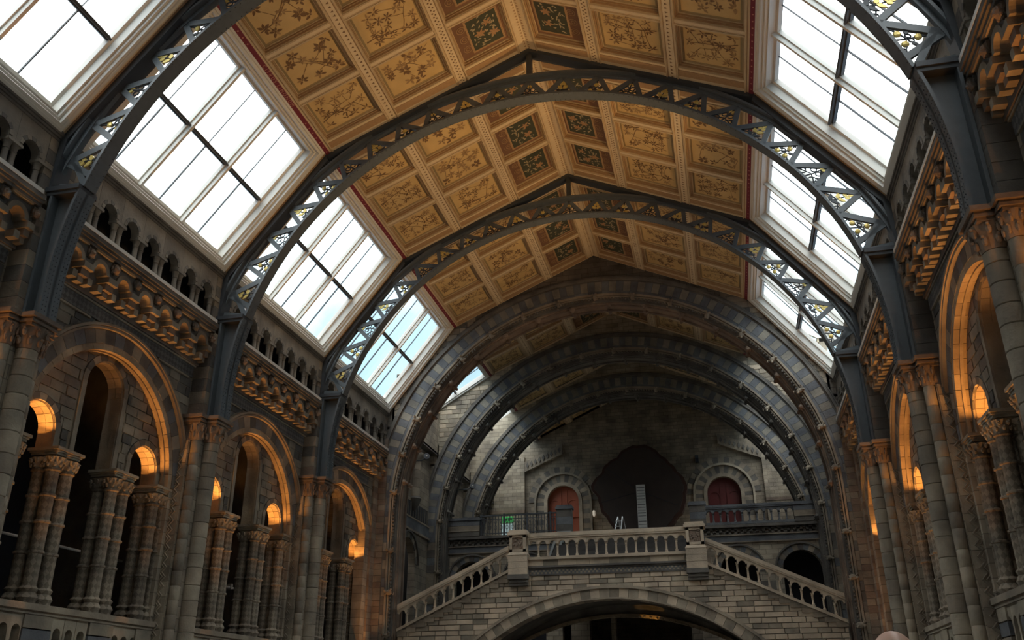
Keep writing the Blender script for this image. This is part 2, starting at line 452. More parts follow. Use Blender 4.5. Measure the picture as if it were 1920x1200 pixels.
def ribbon(m, P, w0, w1, z):
    vs = []; fs = []
    for i, (x, y) in enumerate(P):
        a, b = P[max(i-1, 0)], P[min(i+1, len(P)-1)]
        dx, dy = b[0]-a[0], b[1]-a[1]; d = math.hypot(dx, dy) or 1; w = w0+(w1-w0)*i/(len(P)-1)
        vs += [(x-dy/d*w, y+dx/d*w, z), (x+dy/d*w, y-dx/d*w, z)]
    for i in range(len(P)-1): fs.append((2*i, 2*i+1, 2*i+3, 2*i+2))
    m.add(vs, fs)
def spray(seed, W, H, z, style):
    """painted branch with leaf rosettes filling W x H; returns (dark, faded) builders"""
    r = random.Random(seed); a = MB(); b = MB()
    def inside(p): return .02 < p[0] < W-.02 and .02 < p[1] < H-.02
    def rosette(x, y, sc_):
        n = r.choice((5, 6, 7, 8)); t = r.uniform(0, 6.3); mb = a if r.random() < .6 else b
        for k in range(n):
            g = t+2*PI*k/n+r.uniform(-.25, .25); ln = sc_*r.uniform(.75, 1.15)
            if inside((x+math.cos(g)*ln, y+math.sin(g)*ln)):
                flat(mb if r.random() < .8 else b, leaf_pts(x+.03*math.cos(g), y+.03*math.sin(g), g, ln, ln*(.34 if style else .46)), z-.001*r.random())
        if r.random() < .6: flat(a, [(x+.03*math.cos(q*PI/4), y+.03*math.sin(q*PI/4)) for q in range(8)], z-.002)
    # main stem rises from the eave side with two forks
    def walk(p, ang, ln, w, wob):
        P = [p]; n = max(4, int(ln/.1))
        for i in range(n):
            ang += r.uniform(-wob, wob); P.append((P[-1][0]+math.cos(ang)*ln/n, P[-1][1]+math.sin(ang)*ln/n))
            if not inside(P[-1]): P.pop(); break
        if len(P) > 2: ribbon(a, P, w, w*.5, z)
        return P
    stem = walk((W-.04, H*r.uniform(.25, .75)), PI+r.uniform(-.35, .35), W*.9, .02, .2); pts = list(stem)
    for k in (2, 4, 6):
        i = min(len(stem)-1, int(len(stem)*k/8)); pts += walk(stem[i], PI+r.choice((-1, 1))*r.uniform(.5, 1.0), W*.5, .013, .25)
    nodes = []
    for _ in range(400):
        p = (r.uniform(.12, W-.12), r.uniform(.12, H-.12))
        if all(math.hypot(p[0]-q[0], p[1]-q[1]) > (.27 if style else .31) for q in nodes): nodes.append(p)
    for p in nodes:
        if r.random() < .14: continue
        q = min(pts, key=lambda t: math.hypot(p[0]-t[0], p[1]-t[1])); m = ((p[0]+q[0])/2+r.uniform(-.05, .05), (p[1]+q[1])/2+r.uniform(-.05, .05))
        if math.hypot(p[0]-q[0], p[1]-q[1]) > .06: ribbon(a, [q, m, p], .009, .006, z)
        rosette(*p, r.uniform(.15, .215) if not style else r.uniform(.14, .19))
    return a, b
def ceiling():
    t = Th('ceiling', 'golden coffered ceiling painted with plants, pitched over the hall', 'ceiling', (0, 20, ZR), kind='structure')
    ZP = .15
    # shared meshes in slope coordinates: x down the slope, y along the hall, z outwards
    cof = []; pan = []; grooves = []; rng = random.Random(11)
    for ci, (s0, s1) in enumerate(COLS):
        m = MB(); W = s1-s0
        ring_loft(m, 0, W, -CW/2, CW/2, [(-.02, .03), (-.02, -.05), (.02, -.06), (.03, -.01), (.055, -.02), (.06, .05), (.09, .045), (.095, .10), (.12, .11), (.125, ZP)])
        cof.append(m.mesh('coffer', M_creamd))
        g = MB(); ring_loft(g, 0, W, -CW/2, CW/2, [(.054, -.024), (.057, -.018), (.064, .046), (.07, .044)]); ring_loft(g, 0, W, -CW/2, CW/2, [(.09, .042), (.0935, .046), (.099, .098), (.104, .096)])
        grooves.append(g.mesh('dark_groove', M_belt))
        i = .12
        pan.append(MB().box(i, W-i, -CW/2+i, CW/2-i, ZP-.005, ZP+.02).mesh('painted_panel', M_tan if ci else M_redp))
    bord = []
    for ci in (1, 2):
        W = COLS[ci][1]-COLS[ci][0]; m = MB()
        ring_loft(m, .12, W-.12, -CW/2+.12, CW/2-.12, [(0, ZP-.009), (.075, ZP-.009)])
        bord.append(m.mesh('olive_border', M_tanb))
    variants = {1: [], 2: []}
    for ci in (1, 2):
        W = COLS[ci][1]-COLS[ci][0]-.44; H = CW-.44
        for k in range(6):
            a, b = spray(100*ci+k, W, H, ZP-.012, k % 2)
            variants[ci].append((a.mesh('painted_branch', M_ink, (-.22, CW/2-.22, 0)), b.mesh('faded_leaves', M_ink2, (-.22, CW/2-.22, 0))))
    # the green panels beside the ridge: roundel border, red frame, green field, flowers
    Wg = COLS[0][1]-COLS[0][0]; fx0, fx1, fy = .26, 1.32, CW/2-.27
    gfield = MB().box(fx0, fx1, -fy, fy, ZP-.014, ZP).mesh('green_field', M_green)
    m = MB(); ring_loft(m, fx0-.06, fx1+.06, -fy-.04, fy+.04, [(0, ZP-.016), (.07, ZP-.016)])
    for k in range(16): m.box(fx0+.02+k*.066, fx0+.05+k*.066, fy+.0, fy+.03, ZP-.02, ZP-.01); m.box(fx0+.02+k*.066, fx0+.05+k*.066, -fy-.03, -fy, ZP-.02, ZP-.01)
    gframe = m.mesh('red_frame', M_belt)
    m = MB()
    for k in range(3):
        for r_ in (.15, .075): m.arc(1.52, -.44+k*.44, r_-.022, r_, 0, 2*PI, 16, ZP-.016, ZP-.008, lambda u, v, w: (u, v, w))
    ground = m.mesh('roundel', M_belt)
    flowers = []
    for k in range(4):
        r = random.Random(70+k); a = MB(); b = MB()
        for x, y in ((fx0+.3, -.25), (fx0+.42, .3), (fx1-.3, -.05))[:2+k % 2]:
            x += r.uniform(-.08, .08); y += r.uniform(-.08, .08); n = r.choice((5, 6, 7))
            for q in range(n):
                ln = r.uniform(.15, .24); flat(a, leaf_pts(x, y, 2*PI*q/n+r.uniform(-.1, .1), ln, ln*.42), ZP-.018-.001*r.random())
        for j in range(44):
            x, y = r.uniform(fx0+.1, fx1-.12), r.uniform(-fy+.1, fy-.1); flat(b, leaf_pts(x, y, r.uniform(0, 6.3), r.uniform(.09, .17), .05), ZP-.016-.001*r.random())
        flowers.append((a.mesh('flower', M_flower), b.mesh('pale_leaves', M_petal)))
    ys = [(yc, i) for i, yc in enumerate(BAYS)]+[((YC+1.2+Y2)/2, 4), ((Y2+1.2+Y3)/2, 5), ((Y3+1.2+YE)/2, 6)]
    ends = [(7.67, T0), (T0, TA), (TA, TB), (TB, YC), (YC+1.0, Y2), (Y2+1.0, Y3), (Y3+1.0, YE)]
    for (yc, bi), (ya, yb) in zip(ys, ends):
        yc = (ya+yb)/2 if bi != 3 else (ya+.0+yb)/2
        for sg in (-1, 1):
            loc, rot = slope_m(sg, yc)
            Mx = Matrix.Rotation(rot[2], 3, 'Z') @ Matrix.Rotation(TH, 3, 'Y')
            def at(x, y, z): return tuple(Vector(loc)+Mx @ Vector((x, y, z)))
            def put(name, me, x, y, parent=None, label=None):
                if parent: o = link(name, me, parent)
                else: o = t.inst(name, me, at(x, y, 0), rot)
                if label: o['label'] = label
                return o
            for row in (-1, 0, 1):
                for ci, (s0, s1) in enumerate(COLS):
                    c = put('coffer', cof[ci], s0, row*PITCH)
                    put('painted_panel', pan[ci], 0, 0, c); put('dark_groove', grooves[ci], 0, 0, c)
                    if ci:
                        put('olive_border', bord[ci-1], 0, 0, c)
                        a, b = rng.choice(variants[ci])
                        o1 = put('painted_branch', a, 0, 0, c); o2 = put('faded_leaves', b, 0, 0, c)
                        if rng.random() < .5:
                            o1.scale = o2.scale = (1, -1, 1)
                    else:
                        put('green_field', gfield, 0, 0, c); put('red_frame', gframe, 0, 0, c); put('roundel', ground, 0, 0, c)
                        a, b = rng.choice(flowers); put('flower', a, 0, 0, c); put('pale_leaves', b, 0, 0, c)
            h = (yb-ya)/2
            def rib(x0, x1, y0, y1, z0, z1, mat, name='ceiling_rib'):
                m = MB().box(x0, x1, y0, y1, z0, z1); t.inst(name, m.mesh(name, mat), at(0, 0, 0), rot)
            # long ribs: ridge, chequered rib, dotted rib, eave
            for x0, x1 in ((0, .34), (2.28, 2.66), (4.94, 5.29), (7.44, 7.56)): rib(x0, x1, -h, h, -.02, .2, M_cream)
            rib(7.555, 7.70, -h, h, -.05, .2, M_band, 'crimson_band')
            rib(7.70, 7.82, -h, h, -.03, .12, M_cream, 'eave_moulding')
            for x in (2.25, 2.64, 4.91, 5.27, .33, 7.42): rib(x, x+.045, -h, h, -.05, 0, M_creamd, 'rib_moulding')
            # cross ribs and the belts next to the trusses
            for y in (-PITCH/2, PITCH/2): rib(.3, 7.45, y-(PITCH-CW)/2, y+(PITCH-CW)/2, -.021, .2, M_cream)
            e = PITCH+CW/2
            for s_ in (-1, 1):
                y0, y1 = sorted((s_*e, s_*h))
                if y1-y0 > .05: rib(.3, 7.45, y0, y1, -.019, .2, M_cream)
                if h-e > .5:
                    for s0, s1 in COLS: rib(s0, s1, *sorted((s_*(e+.14), s_*(e+.42))), -.035, 0, M_belt, 'painted_belt')
            rib(0, 7.8, -h, h, .16, .3, M_dark, 'ceiling_board')
            # painted chequer and dots on the long ribs
            m = MB(); k = 0; y = -h+.06
            while y < h-.05:
                x = 2.42 if k % 2 else 2.50
                flat(m, [(x-.04, y), (x, y+.035), (x+.04, y), (x, y-.035)], -.023)
                y += .075; k += 1
            y = -h+.08
            while y < h-.05:
                flat(m, [(5.07, y-.045), (5.16, y), (5.07, y+.045)], -.023); y += .17
            o = t.inst('painted_chequer', m.mesh('painted_chequer', M_ink), at(0, 0, 0), rot); o['kind'] = 'stuff'
            m = MB(); y = -h+.1
            while y < h-.05:
                flat(m, [(.05, y-.05), (.13, y), (.05, y+.05)], -.023); y += .13
            o = t.inst('painted_ridge_dots', m.mesh('painted_ridge_dots', M_belt), at(0, 0, 0), rot); o['kind'] = 'stuff'
            m = MB()
            for x in (.30, 2.315, 2.61, 4.975, 5.235, 7.47): flat(m, [(x, -h), (x+.016, -h), (x+.016, h), (x, h)], -.024)
            for y in (-PITCH/2, PITCH/2):
                for d in (-.075, .06):
                    for s0, s1 in COLS: flat(m, [(s0, y+d), (s1, y+d), (s1, y+d+.015), (s0, y+d+.015)], -.0245)
            o = t.inst('painted_lines', m.mesh('painted_lines', M_belt), at(0, 0, 0), rot); o['kind'] = 'stuff'
            # rosettes along the crimson band
            m = MB(); y = -h+.35
            while y < h-.2:
                lettered = bi == 1 and sg < 0 and -1.9 < y < 1.6
                if not lettered: flat(m, [(7.627+.028*math.cos(q*PI/4), y+.028*math.sin(q*PI/4)) for q in range(8)], -.053)
                y += .27
            o = t.inst('band_rosettes', m.mesh('band_rosettes', M_bandt), at(0, 0, 0), rot); o['kind'] = 'stuff'
    # lettering on the crimson band of the second bay
    cu = bpy.data.curves.new('band_lettering', 'FONT'); cu.body = 'CITRUS\u00b7LIMONUM'; cu.size = .17; cu.align_x = 'CENTER'; cu.align_y = 'CENTER'
    cu.extrude = .002; cu.space_character = 1.5; cu.materials.append(M_bandt)
    yc = BAYS[1]; loc, rot = slope_m(-1, yc)
    Mx = Matrix.Rotation(PI, 3, 'Z') @ Matrix.Rotation(TH, 3, 'Y')
    n_in = Mx @ Vector((0, 0, -1)); yv = Mx @ Vector((-1, 0, 0)); xv = yv.cross(n_in)
    o = link('band_lettering', cu, t.r); p = Vector(loc)+Mx @ Vector((7.627, -.05, -.056))
    Mt = Matrix((xv, yv, n_in)).transposed().to_4x4(); Mt.translation = p-Vector(t.off); o.matrix_local = Mt
    # near bays, outside the frame, plain
    for sg in (-1, 1):
        loc, rot = slope_m(sg, -.7); m = MB().box(0, 7.8, -8.3, 8.4, 0, .3)
        t.inst('near_ceiling', m.mesh('near_ceiling', M_tan), (0, -.7, ZR), rot)
    # boards over the thickness of the stone arches
    for y in (YC, Y2, Y3):
        for sg in (-1, 1):
            loc, rot = slope_m(sg, y+.5)
            t.inst('ceiling_board', MB().box(0, 7.9, -.52, .52, .1, .3).mesh('ceiling_board', M_dark), (0, y+.5, ZR), rot)
ceiling()

# ------------------------------------------------------------------ skylights
SL = math.hypot(XW-XE, ZE-ZW)
XR, ZWR = 10.1, 17.0                      # behind the end arch the skylights lie flatter
SLR = math.hypot(XR-XE, ZE-ZWR); PHR = math.atan2(ZE-ZWR, XR-XE)
def skylights():
    spots = [(sg, yc, i) for i, yc in enumerate([-4.0, 3.8]+BAYS) for sg in (-1, 1)]
    protos = {}
    def build(half, full, SL=SL, PH=PH):
        name = 'window_1'
        t = Th(name, 'x', 'window', (XE, 0, ZE), kind='structure'); t.off = (0, 0, 0)
        rot = (0, PH, 0)
        h = half; o = 3.12 if full else half-.28; GZ = .5 if full else .22
        def p(name_, mb, mat, parent=None, **k):
            ob = link(name_, mb.mesh(name_, mat), parent or t.r, (0, 0, 0), rot if not parent else (0, 0, 0)); return ob
        m = MB()
        ring_loft(m, .02, SL-.02, -o-.42, o+.42, [(0, .05), (0, -.06), (.07, -.07), (.09, -.03), (.17, -.04), (.19, .06), (.25, .06), (.27, .14), (.32, .13), (.34, .36), (.42, .38), (.43, GZ+.03)])
        if not full:
            m = MB(); ring_loft(m, .02, SL-.02, -h, h, [(0, .05), (0, -.06), (.14, -.06), (.15, .02), (.22, .02), (.24, GZ+.03)])
        p('window_frame', m, M_white)
        for s_ in (-1, 1):
            if not full: break
            y0, y1 = sorted((s_*(o+.42), s_*h)); p('side_board', MB().box(.02, SL, y0, y1, -.02, .12), M_cream)
            y0, y1 = sorted((s_*(o+.5), s_*(o+.68)))
            if half > 3.8: p('painted_belt', MB().box(.05, SL-.05, y0, y1, -.035, 0), M_belt)
        a, b = (.43, SL-.45) if full else (.22, SL-.24); yi = o-.02
        cols = [-yi, -o/3, o/3, yi] if full else [-yi, -o/3, o/3, yi]
        for y in cols[1:-1]:
            p('mullion', MB().box(a-.1, b+.1, y-.045, y+.045, GZ-.26, GZ+.05).box(a-.1, b+.1, y-.085, y+.085, GZ-.12, GZ-.02), M_white)
        pm = 2.65 if SL > 5 else 2.1; p('purlin', MB().box(pm-.07, pm+.07, -yi, yi, GZ-.10, GZ+.04).box(pm-.03, pm+.03, -yi, yi, GZ-.2, GZ-.1), M_irond)
        for y in cols[1:-1]: p('bracket', MB().ball((pm, y-.1, GZ-.12), .06).ball((pm, y+.1, GZ-.12), .06), M_irond)
        for k in range(3):
            y0, y1 = cols[k]+.04, cols[k+1]-.04; ym = (y0+y1)/2
            for s0, s1 in ((a, pm-.07), (pm+.07, b)):
                wb = .016 if s0 > 2 else .006; p('glazing_bar', MB().box(s0, s1, ym-wb, ym+wb, GZ-.03, GZ+.02), M_irond)  # upper bars thinned so the bright sky seems to swallow them
                for q0, q1 in ((y0, ym-.012), (ym+.012, y1)): p('pane', MB().box(s0, s1, q0, q1, GZ+.0, GZ+.008), M_glass)
        return t
    t = build(3.9, True)
    n = 1; lab = 'skylight of twelve panes in a white frame, {} bay of the {} roof slope'
    first = True
    for sg, yc, i in spots:
        nm = BN[i-2] if i > 1 else ['camera end', 'overhead'][i]
        loc = (sg*XE, yc, ZE); rz = 0 if sg > 0 else PI
        if first: r = t.r; r.location = loc; r.rotation_euler = (0, 0, rz); first = False
        else: r = dup(t.r, loc, rz, '')
        r['label'] = lab.format(nm, SIDE[sg]); r.name = f'window_{n}'; n += 1
    for i, (ya, yb) in enumerate(((YC+1.0, Y2), (Y2+1.0, Y3), (Y3+1.0, YE))):
        for sg in (-1, 1):
            if sg < 0 and i == 0: t2 = build((yb-ya)/2, False, SLR, PHR); r = t2.r
            else: r = dup(t2.r, (0, 0, 0), 0, '')
            r.location = (sg*XE, (ya+yb)/2, ZE); r.rotation_euler = (0, 0, 0 if sg > 0 else PI)
            r['label'] = lab.format('first second last'.split()[i]+' bay behind the end arch,', SIDE[sg]).replace(' bay of', ' of'); r.name = f'window_{n}'; n += 1
            # sill wall below the rear skylights
skylights()
# ------------------------------------------------------------------ bay walls
RA, ZA = 3.1, 7.5                       # the big arch of every bay: radius and springing
LAN = [(-2.12, .60, 7.9), (0, .75, 9.5), (2.12, .60, 7.9)]
def lancet_top(u):
    for c, r, z in LAN:
        if abs(u-c) < r: return z+math.sqrt(max(0, r*r-(u-c)**2))
    return ZA
def arch_z(r): return lambda u: ZA+math.sqrt(max(0, r*r-u*u))
def bay_wall(mirror=1):
    t = bay_thing('wall_right', 'x', 'wall', 10.6, 0, BAYS[1], kind='structure')
    us = lin(-RA, RA, 40)
    m = MB().strip(us, arch_z(RA), lambda u: 12.5, 10.62, 10.95, BAY)
    for s in (-1, 1): m.box(10.62, 10.95, *sorted((s*RA, s*3.9)), 0, 12.5)
    t.part('spandrel_wall', m, M_wall_bay)
    # arch stones, hood mould, lit soffit order
    ring_stones(t, 'arch_stone', 0, ZA, RA-.01, 3.46, -PI/2, PI/2, 26, 10.57, 10.9, BAY, [M_dark, M_blue, M_buff], pick=lambda i: (0, 1, 0, 2)[i % 4])
    t.part('hood_mould', MB().arc(0, ZA, 3.47, 3.53, -PI/2, PI/2, 36, 10.48, 10.62, BAY).arc(0, ZA, 3.55, 3.62, -PI/2, PI/2, 36, 10.45, 10.62, BAY), M_buff)
    ring_stones(t, 'soffit_stone', 0, ZA, 2.92, RA-.015, -PI/2, PI/2, 24, 10.585, 10.93, BAY, [M_soff])
    t.part('soffit_roll', MB().arc(0, ZA, 2.88, 2.95, -PI/2, PI/2, 36, 10.72, 10.8, BAY), M_soff)
    # tympanum pierced by three lancets
    us = sorted(set(lin(-2.95, 2.95, 24)+[c+k*r for c, r, z in LAN for k in (-1, -.98, -.9, -.75, -.5, -.25, 0, .25, .5, .75, .9, .98, 1)]+[c+k*(r+.001) for c, r, z in LAN for k in (-1, 1)]))
    hi = arch_z(2.95)
    t.part('tympanum_wall', MB().strip(us, lancet_top, hi, 10.92, 11.36, BAY), M_soff)
    def lo(u): return max(lancet_top(u)+.01, max((z+math.sqrt(max(0, (r+.19)**2-(u-c)**2)) if abs(u-c) < r+.19 else ZA) for c, r, z in LAN))
    masonry(t, -2.9, 2.9, ZA+.02, 10.45, .27, .62, 10.895, 'x', [M_buff, M_buff, M_dark, M_red], R, lo, hi, .06)
    for c, r, z in LAN:
        ring_stones(t, 'lancet_stone', c, z, r+.01, r+.18, -PI/2, PI/2, 9, 10.875, 10.95, BAY, [M_buff, M_dark], sub=2)
        m = MB()
        for s in (-1, 1): m.box(10.87, 10.95, *sorted((c+s*(r+.01), c+s*(r+.17))), ZA, z)
        t.part('lancet_jamb', m, M_buff)
        ring_stones(t, 'reveal_stone', c, z, r-.03, r+.005, -PI/2, PI/2, 8, 10.93, 11.12, BAY, [M_soff], sub=2)
        ring_stones(t, 'reveal_stone', c, z, r-.03, r+.005, -PI/2, PI/2, 8, 11.13, 11.35, BAY, [M_soff], sub=2)
    # patterned band and string courses under the corbels
    t.part('patterned_band', MB().box(10.56, 10.65, -3.3, 3.3, 10.98, 11.32), M_frieze, uv=lambda c: (c.y, c.z))
    t.part('string_course', MB().box(10.52, 10.65, -3.35, 3.35, 11.32, 11.37).box(10.53, 10.65, -3.1, -1.5, 10.9, 10.95).box(10.53, 10.65, 1.5, 3.1, 10.9, 10.95), M_light)
    # spandrel stones in the two corners
    def lo2(u): return ZA+math.sqrt(max(0, 3.64**2-u*u)) if abs(u) < 3.64 else ZA
    masonry(t, -3.35, -1.3, 8.9, 10.98, .3, .6, 10.6, 'x', [M_dark, M_buff], R, lo2, None, .03)
    masonry(t, 1.3, 3.35, 8.9, 10.98, .3, .6, 10.6, 'x', [M_dark, M_buff], R, lo2, None, .03)
    # jambs, lower wall
    for s in (-1, 1):
        a, b = sorted((s*2.72, s*3.3)); t.part('jamb', MB().box(10.95, 11.36, a, b, 2.5, ZA), M_wall_bay)
    t.part('lower_wall', MB().box(10.7, 11.0, -3.3, 3.3, 0, 2.3), M_wall_bay)
    return t
def wall_label(sg, i): return f'stone wall with a big round arch over three lancets, {BN[i]} bay on the {SIDE[sg]}'
bw = bay_wall()
def spread(t, labf, sides=((1, 1), (1, 2), (1, 3), (-1, 1), (-1, 2), (-1, 3), (1, 0), (-1, 0)), name=None):
    first = True
    bx, _, bz = t.base
    for sg, i in sides:
        loc = (sg*bx, BAYS[i], bz); rz = 0 if sg > 0 else PI
        if first: t.r.location = loc; t.r.rotation_euler = (0, 0, rz); r = t.r; first = False
        else: r = dup(t.r, loc, rz, '')
        r['label'] = labf(sg, i)
        if name: r.name = name(sg)
spread(bw, wall_label, name=lambda sg: 'wall_'+SIDE[sg])

VIS = ((1, 1), (1, 2), (1, 3), (-1, 1), (-1, 2), (-1, 3))
# ------------------------------------------------------------------ clustered columns in the openings
CAPZ = 7.5
def leafy_cap(m, cx, cy, r, z0, z1, seed=0):
    """capital: bell with two rows of standing leaves"""
    m.lathe([(r*1.02, z0), (r*1.15, z0+.25*(z1-z0)), (r*1.25, z0+.6*(z1-z0)), (r*1.6, z1)], cx, cy, 12)
    for row, (zz, rr) in enumerate(((.3, 1.25), (.68, 1.5))):
        for k in range(8):
            a = 2*PI*(k+.5*row)/8; z = z0+zz*(z1-z0)
            m.ball((cx+rr*r*math.cos(a), cy+rr*r*math.sin(a), z), r*.24, r*.24, (z1-z0)*.2, 6, 4)
            m.ball((cx+(rr+.2)*r*math.cos(a), cy+(rr+.2)*r*math.sin(a), z+(z1-z0)*.15), r*.16, r*.16, r*.14, 5, 3)
def cluster(c, label_kind):
    t = bay_thing('clustered_column', 'x', 'column', 11.1, 3.85, BAYS[1], 'clustered columns in the lancet openings', 'thing')
    t.off = (11.1, c, 3.85); t.base = (11.1, 0, 3.85)
    xs, ys = (10.84, 11.22), (c-.24, c+.24)
    for x in xs:
        for y in ys:
            prof = [(.22, 3.85), (.22, 3.95), (.25, 4.0), (.21, 4.08), (.18, 4.12), (.22, 4.2), (.165, 4.26)]
            for z in (5.02, 5.72, 6.35): prof += [(.16, z-.04), (.195, z-.02), (.195, z+.02), (.16, z+.04)]
            prof += [(.158, 6.92), (.195, 6.95), (.195, 6.99), (.16, 7.0)]
            s = t.part('shaft', MB().lathe(prof, x, y, 14), M_diaper, smooth=True,
                       uv=lambda co, x=x, y=y: (math.atan2(co.y+t.off[1]-y, co.x+t.off[0]-x)*.16, co.z))
    m = MB()
    for x in xs:
        for y in ys: leafy_cap(m, x, y, .16, 6.99, 7.26)
    t.part('capital', m, M_light)
    m = MB()
    for z0, z1, e in ((7.26, 7.32, -.05), (7.32, 7.38, .0), (7.38, 7.43, .03), (7.43, 7.5, .07)):
        m.box(10.67-e, 11.4+e, c-.42-e, c+.42+e, z0, z1)
    t.part('abacus', m, M_light)
    t.part('plinth', MB().box(10.6, 11.45, c-.48, c+.48, 3.62, 3.86).box(10.72, 11.4, c-.42, c+.42, 3.84, 3.9), M_buff)
    return t
def clusters():
    order = [(1, 1), (1, 2), (1, 3), (-1, 1), (-1, 2), (-1, 3)]
    t = cluster(0, ''); first = True
    for sg, i in order:
        for j, c in enumerate((-2.98, -1.12, 1.12, 2.98)):
            # along the hall the first one of a bay is the nearest to the viewer
            loc = (sg*11.1, BAYS[i]+c, 3.85); rz = 0 if sg > 0 else PI
            if first: r = t.r; r.location = loc; r.rotation_euler = (0, 0, rz); first = False
            else: r = dup(t.r, loc, rz, '')
            which = ['against the near pier', 'between near and tall lancet', 'between tall and far lancet', 'against the far pier'][j]
            r['label'] = f'clustered column {which}, {BN[i]} {SIDE[sg]} bay'
    t.base = None
clusters()

# ------------------------------------------------------------------ gallery parapets
def parapet():
    t = bay_thing('gallery_parapet', 'x', 'parapet', 10.8, 2.4, BAYS[1], 'gallery parapets below the lancets', 'thing')
    t.part('coping', MB().box(10.5, 11.1, -3.35, 3.35, 3.72, 3.86).box(10.56, 11.1, -3.35, 3.35, 3.64, 3.72), M_buff)
    for c in (-2.12, 0, 2.12):
        w = .62 if c else .68
        for k in range(3):
            cc = c+(k-1)*w*.62; h = .13
            us = [cc+h*q for q in (-1.55, -1, -.97, -.8, -.5, 0, .5, .8, .97, 1, 1.55)]
            t.part('small_arch', MB().strip(us, lambda u: 3.28+math.sqrt(max(0, h*h-(u-cc)**2)) if abs(u-cc) < h else 2.4, lambda u: 3.64, 10.62, 10.85, BAY), M_light)
    for c in (-1.12, 1.12, -3.0, 3.0):
        for k in range(4):
            t.part('panel_stone', MB().box(10.58, 10.9, c-.46, c+.46, 2.42+k*.31, 2.7+k*.31), (M_blue, M_light)[k % 2])
    spread(t, lambda sg, i: f'stone gallery parapet with little arches, {BN[i]} {SIDE[sg]} bay', VIS)
parapet()

# ------------------------------------------------------------------ corbel tables
def carved_head(m, x, y, z, r, rng):
    """bracket carved as a bust: head, brow, muzzle, curls"""
    m.ball((x, y, z), r, r*.9, r*1.1, 9, 6); m.ball((x-.7*r, y, z-.25*r), r*.5, r*.42, r*.4, 7, 5)
    for s in (-1, 1):
        m.ball((x-.62*r, y+s*.38*r, z+.3*r), r*.26, r*.26, r*.2, 6, 4); m.ball((x+.1*r, y+s*.85*r, z+.25*r), r*.38, r*.3, r*.5, 6, 4)
        m.ball((x-.2*r, y+s*.6*r, z-.7*r), r*.34, r*.3, r*.34, 6, 4)
    m.ball((x+.1*r, y, z+.85*r), r*.8, r*.75, r*.35, 8, 4)
def corbel_table():
    t = bay_thing('corbel_table', 'x', 'corbel table', 10.3, 11.4, BAYS[1], 'corbel tables below the upper gallery', 'thing')
    p = .966; rng = random.Random(3)
    t.part('cornice', MB().box(9.98, 10.62, -3.42, 3.42, 12.62, 12.74).box(10.02, 10.62, -3.42, 3.42, 12.54, 12.62).box(10.07, 10.62, -3.42, 3.42, 12.46, 12.54), M_dark)
    t.part('ledge', MB().box(9.97, 10.12, -3.3, 3.3, 12.74, 12.84), M_white)
    t.part('back_wall', MB().box(10.48, 10.64, -3.45, 3.45, 11.38, 12.5), M_dark)
    me_arch = MB().arc(0, 0, .21, .33, -PI/2, PI/2, 10, 10.14, 10.5, BAY).mesh('corbel_arch', M_buff)
    us = lin(-.483, .483, 14)
    me_fill = MB().strip(us, lambda u: math.sqrt(max(0, .33**2-u*u)), lambda u: .5, 10.2, 10.5, BAY).mesh('arch_spandrel', M_dark)
    me_b1 = MB().box(10.1, 10.5, -.19, .19, -.16, 0).mesh('upper_corbel', M_buff)
    me_b2 = MB().box(10.2, 10.5, -.15, .15, -.34, -.16).mesh('middle_corbel', M_red)
    me_b3 = MB().box(10.3, 10.52, -.1, .1, -.5, -.34).mesh('lower_corbel', M_buff)
    me_c = MB().box(10.24, 10.52, -.085, .085, -.12, .07).mesh('small_corbel', M_light)
    heads = []
    for k in range(3):
        m = MB(); carved_head(m, 10.13, 0, 0, .115+.008*k, rng); m.box(10.13, 10.5, -.09, .09, -.1, .16); heads.append(m.mesh('carved_head', (M_red, M_dark, M_red)[k], smooth=False))
    n = 7
    me_p = MB().box(10.1, 10.5, -.33, .33, 12.42, 12.47).mesh('soffit_panel', M_soff)
    for k in range(n): t.inst('soffit_panel', me_p, (0, (k-3)*p, 0))
    for k in range(n):
        u = (k-3)*p
        t.inst('corbel_arch', me_arch, (0, u, 11.98)); t.inst('arch_spandrel', me_fill, (0, u, 11.98))
    for k in range(n+1):
        u = (k-3.5)*p
        t.inst('upper_corbel', me_b1, (0, u, 11.98)); t.inst('middle_corbel', me_b2, (0, u, 11.98)); t.inst('lower_corbel', me_b3, (0, u, 11.98))
        t.inst('carved_head', heads[k % 3], (0, u, 12.26))
    for k in range(n):
        for s in (-1, 1): t.inst('small_corbel', me_c, (0, (k-3)*p+s*.2, 11.62))
    spread(t, lambda sg, i: f'corbel table of little arches and carved heads, {BN[i]} {SIDE[sg]} bay')
corbel_table()

